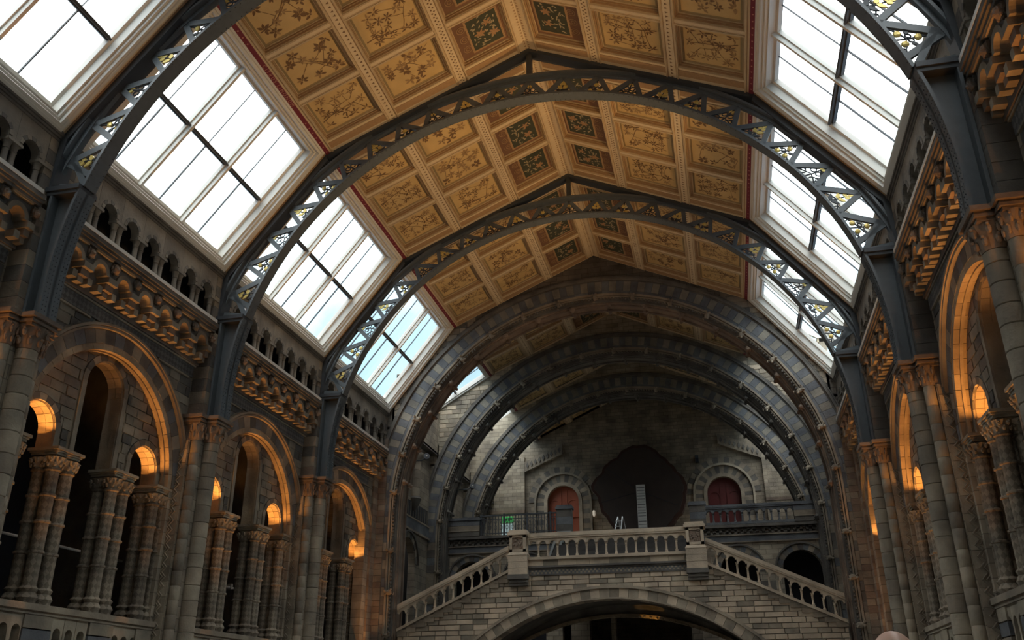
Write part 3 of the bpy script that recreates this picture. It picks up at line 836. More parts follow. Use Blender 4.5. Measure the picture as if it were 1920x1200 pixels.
# ------------------------------------------------------------------ upper gallery arcade
def arcade():
    t = bay_thing('gallery_arcade', 'x', 'arcade', 10.4, 12.75, BAYS[1], 'little arcades under the skylights', 'thing')
    p = .966; h = .265
    us = [h*q for q in (-1, -.98, -.92, -.8, -.6, -.3, 0, .3, .6, .8, .92, .98, 1)]
    us = [-p/2+.004]+us[:1]+us[1:-1]+us[-1:]+[p/2-.004]
    me = MB().strip(us, lambda u: 13.72+math.sqrt(max(0, h*h-u*u)) if abs(u) < h*.999 else 13.66, lambda u: 14.5, 10.24, 10.46, BAY).mesh('arch_head', M_mid, (0, 0, 0))
    me_ring = [MB().arc(0, 0, .267, .37, -st/2+.02, st/2-.02, 2, 10.215, 10.3, BAY).mesh('arch_stone', mt) for st, mt in ((PI/7, M_mid), (PI/7, M_dark))]
    me_col = MB().lathe([(.10, 12.76), (.10, 12.82), (.085, 12.86), (.10, 12.9), (.075, 12.94), (.07, 13.4), (.09, 13.42), (.075, 13.45), (.09, 13.53), (.105, 13.6)], 0, 0, 10).mesh('colonnette', M_mid, smooth=True)
    me_ab = MB().box(10.2, 10.47, -.225, .225, 13.6, 13.67).mesh('abacus', M_mid)
    for k in range(7):
        u = (k-3)*p
        t.inst('arch_head', me, (0, u, 0))
        for q in range(7):
            a = -PI/2+(q+.5)*PI/7; t.inst('arch_stone', me_ring[q % 2], (0, u, 13.72), (-a, 0, 0))
    for k in range(8):
        u = (k-3.5)*p
        t.inst('colonnette', me_col, (10.34, u-.11, 0)); t.inst('colonnette', me_col, (10.34, u+.11, 0)); t.inst('abacus', me_ab, (0, u, 0))
    t.part('cornice', MB().box(10.14, 10.7, -3.9, 3.9, 14.62, 14.75).box(10.18, 10.7, -3.9, 3.9, 14.55, 14.62).box(10.22, 10.7, -3.9, 3.9, 14.48, 14.55), M_dark)
    for s in (-1, 1):
        for k in range(5): t.part('corner_stone', MB().box(10.235, 10.62, *sorted((s*3.39, s*3.9)), 12.72+k*.355, 13.065+k*.355), M_dark if k % 2 else M_buff)
    spread(t, lambda sg, i: f'little stone arcade on paired colonnettes, {BN[i]} {SIDE[sg]} bay')
arcade()

# ------------------------------------------------------------------ great piers
PIERS = [(1, T0), (1, TA), (1, TB), (-1, T0), (-1, TA), (-1, TB)]
ORD = {T0: 'nearest', TA: 'middle', TB: 'farthest'}
def pier():
    t = bay_thing('great_pier', 'x', 'pier', 10.3, 0, TA, 'great piers under the iron trusses', 'thing')
    t.part('core', MB().box(10.32, 10.95, -.62, .62, 0, 9.0).box(10.1, 10.33, -.34, .34, 0, 9.0), M_wall_bay)
    rng = random.Random(8)
    for x, y, r in ((9.98, 0, .235), (10.2, -.46, .145), (10.2, .46, .145)):
        sh = t.part('shaft', MB().lathe([(r*1.35, 0), (r*1.35, .3), (r*1.1, .4), (r*.97, .5), (r*.97, 2.0)], x, y, 18), M_buff, smooth=True)
        z = 2.0; big = r > .2
        while z < 9.0:
            h = min(rng.uniform(.36, .5), 9.0-z)
            if 9.0-z-h < .15: h = 9.0-z
            m = MB().lathe([(r*.9, z), (r, z+.02), (r, z+h-.02), (r*.9, z+h)], x, y, 18)
            o = link('drum', m.mesh('drum', rng.choice((M_buff, M_light, M_light, M_buff)), t.off, True), sh)
            z += h
    for s in (-1, 1):
        z = 2.0
        while z < 9.0:
            h = min(.42, 9.0-z)
            t.part('side_stone', MB().box(10.34, 10.93, *sorted((s*.6, s*.645)), z+.008, z+h-.008), rng.choice((M_buff, M_light))); z += h
        # zigzag moulding down the side of the pier
        P = []; z = 2.2; k = 0
        while z < 8.9: P.append((10.5+(.06 if k % 2 else -.06), s*.655, z)); z += .13; k += 1
        t.part('zigzag_moulding', MB().tube(P, .022, 5).tube([(x+.09, y, z_) for x, y, z_ in P], .018, 5), M_buff)
    m = MB(); leafy_cap(m, 9.98, 0, .235, 9.0, 9.5)
    for y in (-.46, .46): leafy_cap(m, 10.2, y, .15, 9.0, 9.5)
    t.part('carved_capital', m, M_red)
    t.part('capital_block', MB().box(10.12, 10.95, -.6, .6, 9.0, 9.5), M_red)
    m = MB()
    for z0, z1, e in ((9.48, 9.55, 0), (9.55, 9.61, .05), (9.61, 9.66, .03), (9.66, 9.76, .1)):
        m.box(9.68-e, 10.95, -.36-e, .36+e, z0, z1).box(10.02-e, 10.95, -.68-e, .68+e, z0, z1)
    t.part('abacus', m, M_red)
    z = 9.76; k = 0
    while z < 12.5:
        h = min(.4, 12.5-z)
        for y0, y1 in (((-.5, 0), (0, .5)) if k % 2 else ((-.5, -.2), (-.2, .25), (.25, .5))):
            t.part('pilaster_stone', MB().box(10.1, 10.66, y0+.006, y1-.006, z+.006, z+h-.006), rng.choice((M_buff, M_red, M_dark)))
        z += h; k += 1
    first = True
    for sg, y in PIERS:
        loc = (sg*10.3, y, 0); rz = 0 if sg > 0 else PI
        if first: r = t.r; r.location = loc; r.rotation_euler = (0, 0, rz); first = False
        else: r = dup(t.r, loc, rz, '')
        r['label'] = f'{ORD[y]} great stone pier with round shafts on the {SIDE[sg]}'
pier()

# ------------------------------------------------------------------ iron trusses
def truss():
    t = Th('iron_truss', 'x', 'truss', (0, TA, 9.76), 'iron arched roof trusses')
    t.off = (0, 0, 9.76)
    CB, RB, CT, RT = 10.35, 9.66, 9.95, 10.81
    a0 = math.acos((13.1-CB)/RB)
    m = MB().arc(0, CB, RB, RB+.07, -a0, a0, 64, -.21, .21, END).arc(0, CB, RB+.06, RB+.12, -a0, a0, 64, -.04, .04, END)
    t.part('bottom_chord', m, M_iron)
    a1 = math.acos((13.15-CT)/RT)
    t.part('top_chord', MB().arc(0, CT, RT+.09, RT+.16, -a1, a1, 64, -.2, .2, END).arc(0, CT, RT-.02, RT+.1, -a1, a1, 64, -.06, .06, END), M_iron)
    for sg in (-1, 1):
        t.part('rafter', MB().prism([(0, ZR+.02), (XE, ZE+.02), (XE-.07, ZE-.14), (0, ZR-.15)], lambda a, b: (sg*a, -.21, b), lambda a, b: (sg*a, .21, b)), M_irond)
        t.part('lower_rafter', MB().prism([(XE, ZE+.02), (XW+.12, ZW+.0), (XW+.12, 13.1), (XW-.02, 13.1), (XW-.16, 14.55), (XE-.1, ZE-.26)], lambda a, b: (sg*a, -.23, b), lambda a, b: (sg*a, .23, b)), M_irond)
    t.part('king_post', MB().box(-.085, .085, -.12, .12, 20.85, 21.85), M_irond)
    D = math.radians(6.2)
    def B(a): return (math.sin(a)*(RB+.09), 0, CB+math.cos(a)*(RB+.09))
    def Tn(a): return (math.sin(a)*RT, 0, CT+math.cos(a)*RT)
    def topang(a):
        return a
    rng = random.Random(2)
    for k in range(-11, 12):
        ap, bl, br = Tn(k*D), B((k-.5)*D), B((k+.5)*D)
        for q in (bl, br): t.part('strut', MB().bar(q, ap, .16, .085, (0, 1, 0)), M_iron)
        # pierced foliage panel between the struts: scrolls, leaves or fruit in turn
        cx, cz = (ap[0]+bl[0]+br[0])/3, (ap[2]+bl[2]+br[2])/3
        e1 = Vector(br)-Vector(bl); e1.normalize(); e2 = Vector(ap)-(Vector(bl)+Vector(br))/2; H = e2.length; e2.normalize(); W = (Vector(br)-Vector(bl)).length
        o_ = (Vector(bl)+Vector(br))/2
        def mp(u, v, w): q = o_+e1*u*W+e2*v*H; return (q.x, w, q.z)
        S = lambda u, v: mp(u, v, 0)
        ir = MB(); go = MB(); kind = k % 3
        def ring(u, v, r, th_=.02): ir.tube([tuple(Vector(S(u, v))+e1*r*math.cos(g)+e2*r*math.sin(g)) for g in lin(0, 2*PI, 10)[:-1]], th_, 5, True)
        def leaf(mb, u, v, ang, ln, wd):
            c = Vector(S(u, v)); d = e1*math.cos(ang)+e2*math.sin(ang); s = e1*-math.sin(ang)+e2*math.cos(ang); pts = []
            for tt, w in ((0, 0), (.3, .5), (.65, .42), (1, 0), (.65, -.42), (.3, -.5)): pts.append(c+d*tt*ln+s*w*wd)
            mb.prism([(p.x, p.z) for p in pts], lambda a, b: (a, -.02, b), lambda a, b: (a, .02, b))
        ir.tube([S(0, .02), S(.02, .3), S(0, .55), S(0, .8)], .022, 5)
        ir.tube([S(-.42, .05), S(-.2, .2), S(0, .3), S(.2, .2), S(.42, .05)], .02, 5)
        if kind == 0:
            for u, v, r in ((-.2, .17, .1), (.2, .17, .1), (-.09, .46, .075), (.1, .46, .075), (-.32, .08, .05), (.32, .08, .05)): ring(u, v, r)
            for s in (-1, 1):
                leaf(go, s*.02, .62, PI/2-s*.5, .14, .09); leaf(ir, s*.2, .3, PI/2-s*1.2, .16, .07)
        elif kind == 1:
            for s in (-1, 1):
                for v, L in ((.12, .26), (.34, .22), (.55, .15)): leaf(go if v > .2 else ir, 0, v, PI/2-s*.95, L, .11)
                ring(s*.3, .12, .06)
            leaf(go, 0, .62, PI/2, .2, .1)
        else:
            for u, v in ((-.14, .2), (.14, .2), (0, .52)):
                c = S(u, v); go.ball(c, .085, .04, .085, 8, 5)
            for s in (-1, 1):
                leaf(ir, s*.1, .34, PI/2-s*1.1, .18, .09); ring(s*.3, .08, .055); ring(s*.06, .36, .05)
        f = t.part('foliage_panel', ir, M_irond)
        link('gilded_leaves', go.mesh('gilded_leaves', M_gold, t.off), f)
    # ends: last struts, cap plate and riveted leg
    for sg in (-1, 1):
        p = lambda a, b: (sg*a, b)
        t.part('strut', MB().bar((sg*9.42, 0, 13.25), (sg*9.9, 0, 14.1), .16, .085, (0, 1, 0)), M_iron)
        t.part('strut', MB().bar((sg*9.45, 0, 13.18), (sg*10.15, 0, 13.3), .16, .085, (0, 1, 0)), M_iron)
        t.part('cap_plate', MB().box(*sorted((sg*9.3, sg*10.22)), -.33, .33, 13.0, 13.12).box(*sorted((sg*9.36, sg*10.18)), -.29, .29, 12.9, 13.0), M_irond)
        zs = lin(13.0, 9.76, 8)
        def xin(z): return math.sqrt(max(0, RB*RB-(z-CB)**2)) if z > CB else RB-.03*(CB-z)
        fl = MB()
        pts = [(xin(z), z) for z in zs]
        fl.prism(pts+[(x+.07, z) for x, z in pts[::-1]], lambda a, b: (sg*a, -.28, b), lambda a, b: (sg*a, .28, b))
        t.part('leg_flange', fl, M_iron)
        t.part('leg_web', MB().prism(pts+[(10.08, 9.76), (10.1, 13.0)], lambda a, b: (sg*a, -.05, b), lambda a, b: (sg*a, .05, b)), M_iron)
        t.part('leg_flange', MB().box(*sorted((sg*10.02, sg*10.09)), -.28, .28, 9.76, 13.0), M_iron)
        rv = MB()
        for z in lin(9.9, 12.8, 26):
            for y in (-.22, -.12, .12, .22): rv.ball((sg*(xin(z)-.004), y, z), .018, .018, .018, 5, 3)
        rv_o = t.part('rivets', rv, M_irond, kind='stuff')
    rv = MB()
    for a in lin(-a0, a0, 150):
        for y in (-.16, .16): rv.ball((math.sin(a)*(RB-.003), y, CB+math.cos(a)*(RB-.003)), .016, .016, .016, 5, 3)
    t.part('rivets', rv, M_irond, kind='stuff')
    first = True
    for y in (TA, T0, TB):
        if first: t.r.location = (0, y, 9.76); r = t.r; first = False
        else: r = dup(t.r, (0, y, 9.76), 0, '')
        r['label'] = f'{ORD[y]} blue-grey iron arched truss with gilded foliage panels'
truss()
# ------------------------------------------------------------------ end arch and the two arches behind it
AZ = 9.95                                # springing of the arches
def roof_z(u):
    u = abs(u); return ZR-(ZR-ZE)*u/XE if u < XE else ZE-(ZE-ZW)*(u-XE)/(XW-XE)
def roof_r(u):
    u = abs(u); return ZR-(ZR-ZE)*u/XE if u < XE else ZE-(ZE-ZWR)*(u-XE)/(XR-XE)
def stone_arch(y, label, near):
    t = Th('stone_arch', label, 'arch', (0, y, 0), 'stone rib arches over the staircase', 'thing')
    n = 94
    # alternate grey-blue and cream voussoirs between two plain rings
    ring_stones(t, 'voussoir', 0, AZ, 10.06, 10.55, -PI/2, PI/2, n, y-.025, y+.35, END, [M_blue, M_cheq], pick=lambda i: i % 2, sub=1)
    ring_stones(t, 'plain_voussoir', 0, AZ, 9.92, 10.05, -PI/2, PI/2, 47, y-.02, y+.35, END, [M_blue], sub=2)
    ring_stones(t, 'outer_voussoir', 0, AZ, 10.56, 10.63, -PI/2, PI/2, 47, y-.02, y+.35, END, [M_dark], sub=2)
    rg = random.Random(int(y))
    for s in (-1, 1):
        z = 0; k = 0
        while z < AZ-.05:
            h = min(.39, AZ-z); t.part('jamb_stone', MB().box(*sorted((s*9.94, s*10.62)), y-.02-.01*(k % 2), y+.35, z+.007, z+h-.007), rg.choice((M_blue, M_light, M_buff, M_dark)))
            z += h; k += 1
    def rim(m, r0, r1, w0, w1):
        m.arc(0, AZ, r0, r1, -PI/2, PI/2, 72, y+w0, y+w1, END)
        for s in (-1, 1): m.box(*sorted((s*r0, s*r1)), y+w0, y+w1, 0, AZ)
        return m
    t.part('hood_mould', rim(rim(MB(), 10.63, 10.74, -.1, .3), 10.76, 10.83, -.06, .3), M_dark)
    t.part('inner_mould', rim(rim(MB(), 9.83, 9.92, -.05, .3), 9.74, 9.8, .02, .3), M_buff)
    t.part('cavetto', rim(MB(), 9.58, 9.86, .2, .4), M_dark)
    t.part('soffit', rim(MB(), 9.52, 9.64, .3, 1.15), M_red if near else M_dark)  # rear soffits get dark stone in place of deeper shade
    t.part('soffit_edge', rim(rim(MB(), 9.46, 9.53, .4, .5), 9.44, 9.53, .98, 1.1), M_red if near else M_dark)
    # running carved roll of little leaves
    m = MB(); A = lin(-PI/2, PI/2, 190)
    for a in A: m.ball((9.69*math.sin(a), y+.06, AZ+9.69*math.cos(a)), .062, .07, .062, 5, 3)
    z = .1
    while z < AZ:
        for s in (-1, 1): m.ball((s*9.69, y+.06, z), .062, .07, .062, 5, 3)
        z += .16
    t.part('carved_roll', m, M_dark, kind='stuff')
    # crouching carved beasts and bosses along the arch
    m = MB()
    m.ball((0, -.05, 0), .15, .12, .2, 8, 6); m.ball((.06, -.16, .2), .09, .09, .09, 8, 5); m.ball((.1, -.26, .19), .045, .06, .04, 6, 4)
    m.tube([(-.02, -.05, .1), (-.16, -.1, .25), (-.3, -.08, .22)], [.07, .05, .015], 6); m.tube([(.05, -.1, -.1), (.16, -.2, -.2), (.1, -.26, -.25)], [.06, .045, .03], 6)
    m.tube([(-.05, 0, -.15), (-.14, -.08, -.3), (-.02, -.12, -.36)], [.05, .035, .02], 6)
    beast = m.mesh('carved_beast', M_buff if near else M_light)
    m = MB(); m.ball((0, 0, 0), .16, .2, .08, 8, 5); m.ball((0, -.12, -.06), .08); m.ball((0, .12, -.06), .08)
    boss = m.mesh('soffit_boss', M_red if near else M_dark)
    for k in range(-8, 9):
        a = k*math.radians(10.6)
        if abs(a) < PI/2:
            t.inst('carved_beast', beast, (9.72*math.sin(a), y+.0, AZ+9.72*math.cos(a)), (0, a, 0), (.75, .75, .75))
        for w in (.34, 1.02): t.inst('soffit_boss', boss, (9.47*math.sin(a+.06), y+w, AZ+9.47*math.cos(a+.06)), (0, a+.06, 0))
    for s in (-1, 1):
        for z in (8.2, 6.4, 4.6): t.inst('carved_beast', beast, (s*9.72, y+.0, z), (0, s*PI/2, 0), (.75, .75, .75))
    return t
stone_arch(YC, 'nearest of the big stone arches, framing the staircase', True)
stone_arch(Y2, 'second of the big stone arches, behind the bridge', False)
stone_arch(Y3, 'farthest of the big stone arches, before the end wall', False)

def end_walls():
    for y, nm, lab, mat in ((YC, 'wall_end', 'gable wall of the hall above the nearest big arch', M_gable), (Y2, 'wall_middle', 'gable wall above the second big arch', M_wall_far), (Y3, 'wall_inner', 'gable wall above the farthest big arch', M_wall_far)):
        w = Th(nm, lab, 'wall', (0, y, 0), kind='structure')
        R0 = 10.0
        us = lin(-R0, R0, 80)
        lo = lambda u: AZ+math.sqrt(max(0, R0*R0-u*u))
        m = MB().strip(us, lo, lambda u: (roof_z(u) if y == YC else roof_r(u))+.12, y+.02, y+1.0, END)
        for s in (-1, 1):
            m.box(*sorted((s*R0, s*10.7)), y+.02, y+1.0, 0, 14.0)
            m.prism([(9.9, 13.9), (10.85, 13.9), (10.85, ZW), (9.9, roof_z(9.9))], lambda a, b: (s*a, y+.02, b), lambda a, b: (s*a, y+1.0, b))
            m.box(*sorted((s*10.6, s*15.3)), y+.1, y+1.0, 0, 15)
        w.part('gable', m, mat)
        lo3 = lambda u: AZ+math.sqrt(max(0, 10.84**2-u*u)) if abs(u) < 10.84 else AZ
        hi3 = lambda u: (roof_z(u) if y == YC else roof_r(u))-.02
        rng = random.Random(5)
        if y == YC:
            masonry(w, -9.9, -5.8, 13.0, 19.6, .3, .7, y+.0, 'y', [M_buff, M_dark, M_buff], rng, lo3, hi3, .06)
            masonry(w, 5.8, 9.9, 13.0, 19.6, .3, .7, y+.0, 'y', [M_buff, M_dark, M_buff], rng, lo3, hi3, .06)
            for s in (-1, 1):
                a, b = sorted((s*10.64, s*11.3))
                w.part('corner_pier', MB().box(*sorted((s*10.55, s*11.0)), y-1.1, y+.1, 0, 12.5), M_wall_bay)
        elif y == Y2:
            masonry(w, -9.9, -5.8, 12.6, 19.4, .26, .62, y+.0, 'y', [M_light, M_bridge, M_light, M_buff], rng, lo3, hi3, .06)  # pale stones stand in for stronger skylight on this spandrel
            masonry(w, 6.0, 9.9, 13.6, 19.4, .26, .62, y+.0, 'y', [M_light, M_bridge, M_buff], rng, lo3, hi3, .06)
    # the faces at either side of the nearest arch, down to the floor
    for s in (-1, 1):
        w = Th('trim_%d' % (1 if s < 0 else 2), f'coursed stone strip between the {SIDE[s]} arcade and the nearest big arch', 'wall', (s*10.8, YC, 0), kind='structure')
        rng = random.Random(6)
        z = 2.4; k = 0
        while z < 13.2:
            cuts = (10.08, 10.4, 10.95) if k % 2 else (10.08, 10.66, 10.95)
            for p, q in zip(cuts, cuts[1:]):
                w.part('stone_block', MB().box(*sorted((s*(p+.006), s*(q-.006))), YC-.12-rng.uniform(0, .015), YC+.1, z+.006, z+.255), rng.choice((M_red, M_red, M_red, M_buff)))
            w.part('stone_block', MB().box(*sorted((s*10.45, s*10.75)), YC-.62, YC-.126, z+.006, z+.255), rng.choice((M_red, M_red, M_buff)))
            z += .262; k += 1
end_walls()

# ------------------------------------------------------------------ balusters and railings
def baluster_me(h, mat, name='baluster'):
    p = [(.075, 0), (.075, .05), (.055, .07), (.065, .1), (.042, .14), (.04, h*.52), (.055, h*.55), (.042, h*.58), (.06, h*.66), (.08, h*.68)]
    return MB().lathe(p, 0, 0, 8).mesh(name, mat, smooth=True)
def balustrade(name, label, p0, p1, n, h, mat, group, rail=.16, thick=.3, posts=True):
    """arcaded balustrade between two feet (x,y,z): base, little columns, arch heads, handrail - it may slope"""
    t = Th(name, label, 'balustrade', tuple((a+b)/2 for a, b in zip(p0, p1)), group)
    x0, y0, z0 = p0; x1, y1, z1 = p1; sl = (z1-z0)/(x1-x0)
    zl = lambda x: z0+sl*(x-x0)
    def slab(a, b, w): return MB().strip([x0, x1], lambda u: zl(u)+a, lambda u: zl(u)+b, y0-w, y0+w, END)
    t.part('base_rail', slab(0, .12, .15), mat)
    m = slab(h-rail, h, thick/2+.02); m.strip([x0, x1], lambda u: zl(u)+h-rail-.07, lambda u: zl(u)+h-rail, y0-.15, y0+.15, END)
    t.part('handrail', m, mat)
    st = (x1-x0)/n; hb = h-rail-.07-.12
    me = baluster_me(hb, mat)
    for k in range(n+1):
        x = x0+k*st
        if 0 < k < n: t.inst('baluster', me, (x, y0, zl(x)+.1))
    r = abs(st)*.36
    for k in range(n):
        c = x0+(k+.5)*st; zc = zl(c)+.12+hb*.69
        us = [c+q*r for q in (-1, -.97, -.85, -.6, -.3, 0, .3, .6, .85, .97, 1)]
        us = [c-abs(st)/2+.001]+us+[c+abs(st)/2-.001]
        t.part('arch_head', MB().strip(us, lambda u: min(zc+(math.sqrt(max(0, r*r-(u-c)**2)) if abs(u-c) < r*.999 else 0), zl(u)+h-rail-.09), lambda u: zl(u)+h-rail-.05, y0-.1, y0+.1, END), mat)
    return t

# ------------------------------------------------------------------ the bridge staircase
YB = 38.45                                # its front face
RBR, ZBR = 9.35, -3.02                    # its arch
def bridge():
    t = Th('stone_bridge', 'stone bridge carrying the staircase landing over a wide low arch', 'staircase', (0, YB, 0))
    def stair_top(u):
        u = abs(u); return 6.95 if u < 4.3 else 6.95-(u-4.3)*.465
    arch = lambda r: (lambda u: ZBR+math.sqrt(max(0, r*r-u*u)))
    us = lin(-9.3, 9.3, 62)
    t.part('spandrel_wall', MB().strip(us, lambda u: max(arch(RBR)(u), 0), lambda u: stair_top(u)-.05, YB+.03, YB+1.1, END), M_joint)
    rng = random.Random(9)
    masonry(t, -9.3, 9.3, 2.4, 6.95, .215, .62, YB, 'y', [M_bridge, M_bridge, M_bridge, M_light], rng, arch(RBR+.06), stair_top, .08)
    A = math.acos((1.9-ZBR)/RBR)
    ring_stones(t, 'voussoir', 0, ZBR, RBR-.42, RBR-.03, -A, A, 46, YB-.02, YB+1.1, END, [M_light, M_bridge, M_buff], pick=lambda i: (0, 1, 0, 2, 1)[i % 5], sub=1)
    t.part('hood_mould', MB().arc(0, ZBR, RBR-.03, RBR+.08, -A, A, 40, YB-.1, YB+.1, END).arc(0, ZBR, RBR-.46, RBR-.4, -A, A, 40, YB-.05, YB+.1, END), M_buff)
    # stepped ends of the treads
    for s in (-1, 1):
        for k in range(12):
            x = 4.35+k*.41; z = stair_top(x)+.02
            t.part('step', MB().box(*sorted((s*x, s*(x+.43))), YB-.07, YB+2.6, z-.3, z-.02).box(*sorted((s*x, s*(x+.2))), YB-.09, YB+2.6, z-.1, z+.0), M_buff)
    # landing front: plinth course, moulding, chequered band
    t.part('landing_slab', MB().box(-4.3, 4.3, YB+.02, YB+4.0, 6.9, 7.5), M_buff)
    x = -3.45; k = 0
    while x < 3.4:
        w = rng.uniform(.5, .85); x2 = min(x+w, 3.45)
        t.part('plinth_stone', MB().box(x+.006, x2-.006, YB-.05, YB+.1, 7.3, 7.56), rng.choice((M_bridge, M_light))); x = x2
    t.part('landing_moulding', MB().box(-3.5, 3.5, YB-.14, YB+.1, 7.22, 7.3).box(-3.5, 3.5, YB-.08, YB+.1, 7.15, 7.22).box(-3.5, 3.5, YB-.05, YB+.1, 6.9, 6.95), M_dark)
    t.part('grey_band', MB().box(-3.5, 3.5, YB-.03, YB+.1, 6.95, 7.15), M_blue)
    me1 = MB().box(0, .085, YB-.045, YB, 0, .075).mesh('pale_chequer', M_light)
    for k in range(40):
        for r_ in range(2): t.inst('pale_chequer', me1, (-3.4+k*.17+(.085 if r_ else 0), 0, 6.965+r_*.085))
    # soffit vault, back arch and dark undercroft
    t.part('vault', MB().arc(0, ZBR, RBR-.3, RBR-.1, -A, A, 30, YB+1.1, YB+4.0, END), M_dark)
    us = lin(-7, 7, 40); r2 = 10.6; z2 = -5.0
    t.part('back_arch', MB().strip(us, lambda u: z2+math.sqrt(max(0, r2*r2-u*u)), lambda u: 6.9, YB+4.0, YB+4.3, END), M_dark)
    t.part('back_cornice', MB().arc(0, z2, r2-.12, r2+.02, -.7, .7, 30, YB+3.8, YB+4.1, END), M_soff)
    m = MB()
    for k in range(-24, 25):
        a = k*.026; m.ball(((r2-.1)*math.sin(a), YB+3.78, z2+(r2-.1)*math.cos(a)), .06, .06, .05, 5, 3)
    t.part('carved_cornice', m, M_soff, kind='stuff')
    for x, w in ((-2.2, .9), (-.6, .22), (3.3, .5), (5.0, .6)): t.part('undercroft_pier', MB().box(x-w/2, x+w/2, YB+6, YB+6.5, 0, 6.0), M_wall_end)
    # flight going on up to the back
    for k in range(16):
        t.part('upper_step', MB().box(-3.3, 3.3, YB+3.0+k*.31, YB+8, 7.5+k*.165, 7.5+(k+1)*.165), M_step)
bridge()
balustrade('landing_balustrade', 'arcaded stone balustrade along the front of the bridge landing', (-3.42, YB, 7.56), (3.35, YB, 7.56), 16, 1.13, M_bridge, 'staircase balustrades')
balustrade('stair_balustrade', 'sloping stone balustrade of the left flight', (-9.3, YB, 4.75), (-4.3, YB, 7.08), 12, 1.12, M_bridge, 'staircase balustrades')
balustrade('stair_balustrade', 'sloping stone balustrade of the right flight', (4.12, YB, 7.08), (9.3, YB, 4.68), 13, 1.12, M_bridge, 'staircase balustrades')
def pedestal(x, label):
    t = Th('pedestal', label, 'pedestal', (x, YB, 6.5), 'carved pedestals of the landing')
    w = .42
    t.part('corbel_base', MB().box(x-w-.03, x+w+.03, YB-.34, YB+.3, 6.76, 6.95).box(x-w+.02, x+w-.02, YB-.26, YB+.3, 6.62, 6.76).box(x-w-.0, x+w+.0, YB-.2, YB+.3, 6.5, 6.62), M_dark)
    for k in range(3): t.part('die_stone', MB().box(x-w, x+w, YB-.32, YB+.3, 6.95+k*.27+.005, 6.95+(k+1)*.27-.005), (M_bridge, M_bridge, M_bridge)[k])
    t.part('weathering', MB().prism([(-w-.02, 7.76), (w+.02, 7.76), (w-.06, 7.92), (-w+.06, 7.92)], lambda a, b: (x+a, YB-.34+(b-7.76)*.4, b), lambda a, b: (x+a, YB+.3, b)), M_bridge)
    z0, z1 = 7.9, 8.62
    t.part('upper_die', MB().box(x-.36, x+.36, YB-.24, YB+.28, z0, z1), M_bridge)
    m = MB()
    for a in ((x-.36, x-.24, z0, z1), (x+.24, x+.36, z0, z1), (x-.36, x+.36, z0, z0+.11), (x-.36, x+.36, z1-.11, z1)): m.box(a[0], a[1], YB-.30, YB-.2, a[2], a[3])
    t.part('panel_frame', m, M_bridge)
    r = random.Random(int(x*10)); m = MB().box(x-.24, x+.24, YB-.25, YB-.23, z0+.11, z1-.11)
    for _ in range(16): m.ball((x+r.uniform(-.19, .19), YB-.26, r.uniform(z0+.16, z1-.16)), r.uniform(.03, .07), .04, r.uniform(.03, .07), 6, 4)
    t.part('carved_panel', m, M_red)
    t.part('cap', MB().box(x-.44, x+.44, YB-.36, YB+.36, 8.62, 8.74).box(x-.4, x+.4, YB-.3, YB+.3, 8.74, 8.84), M_bridge)
pedestal(-3.86, 'left carved pedestal at the head of the flight')
pedestal(3.72, 'right carved pedestal at the head of the flight')

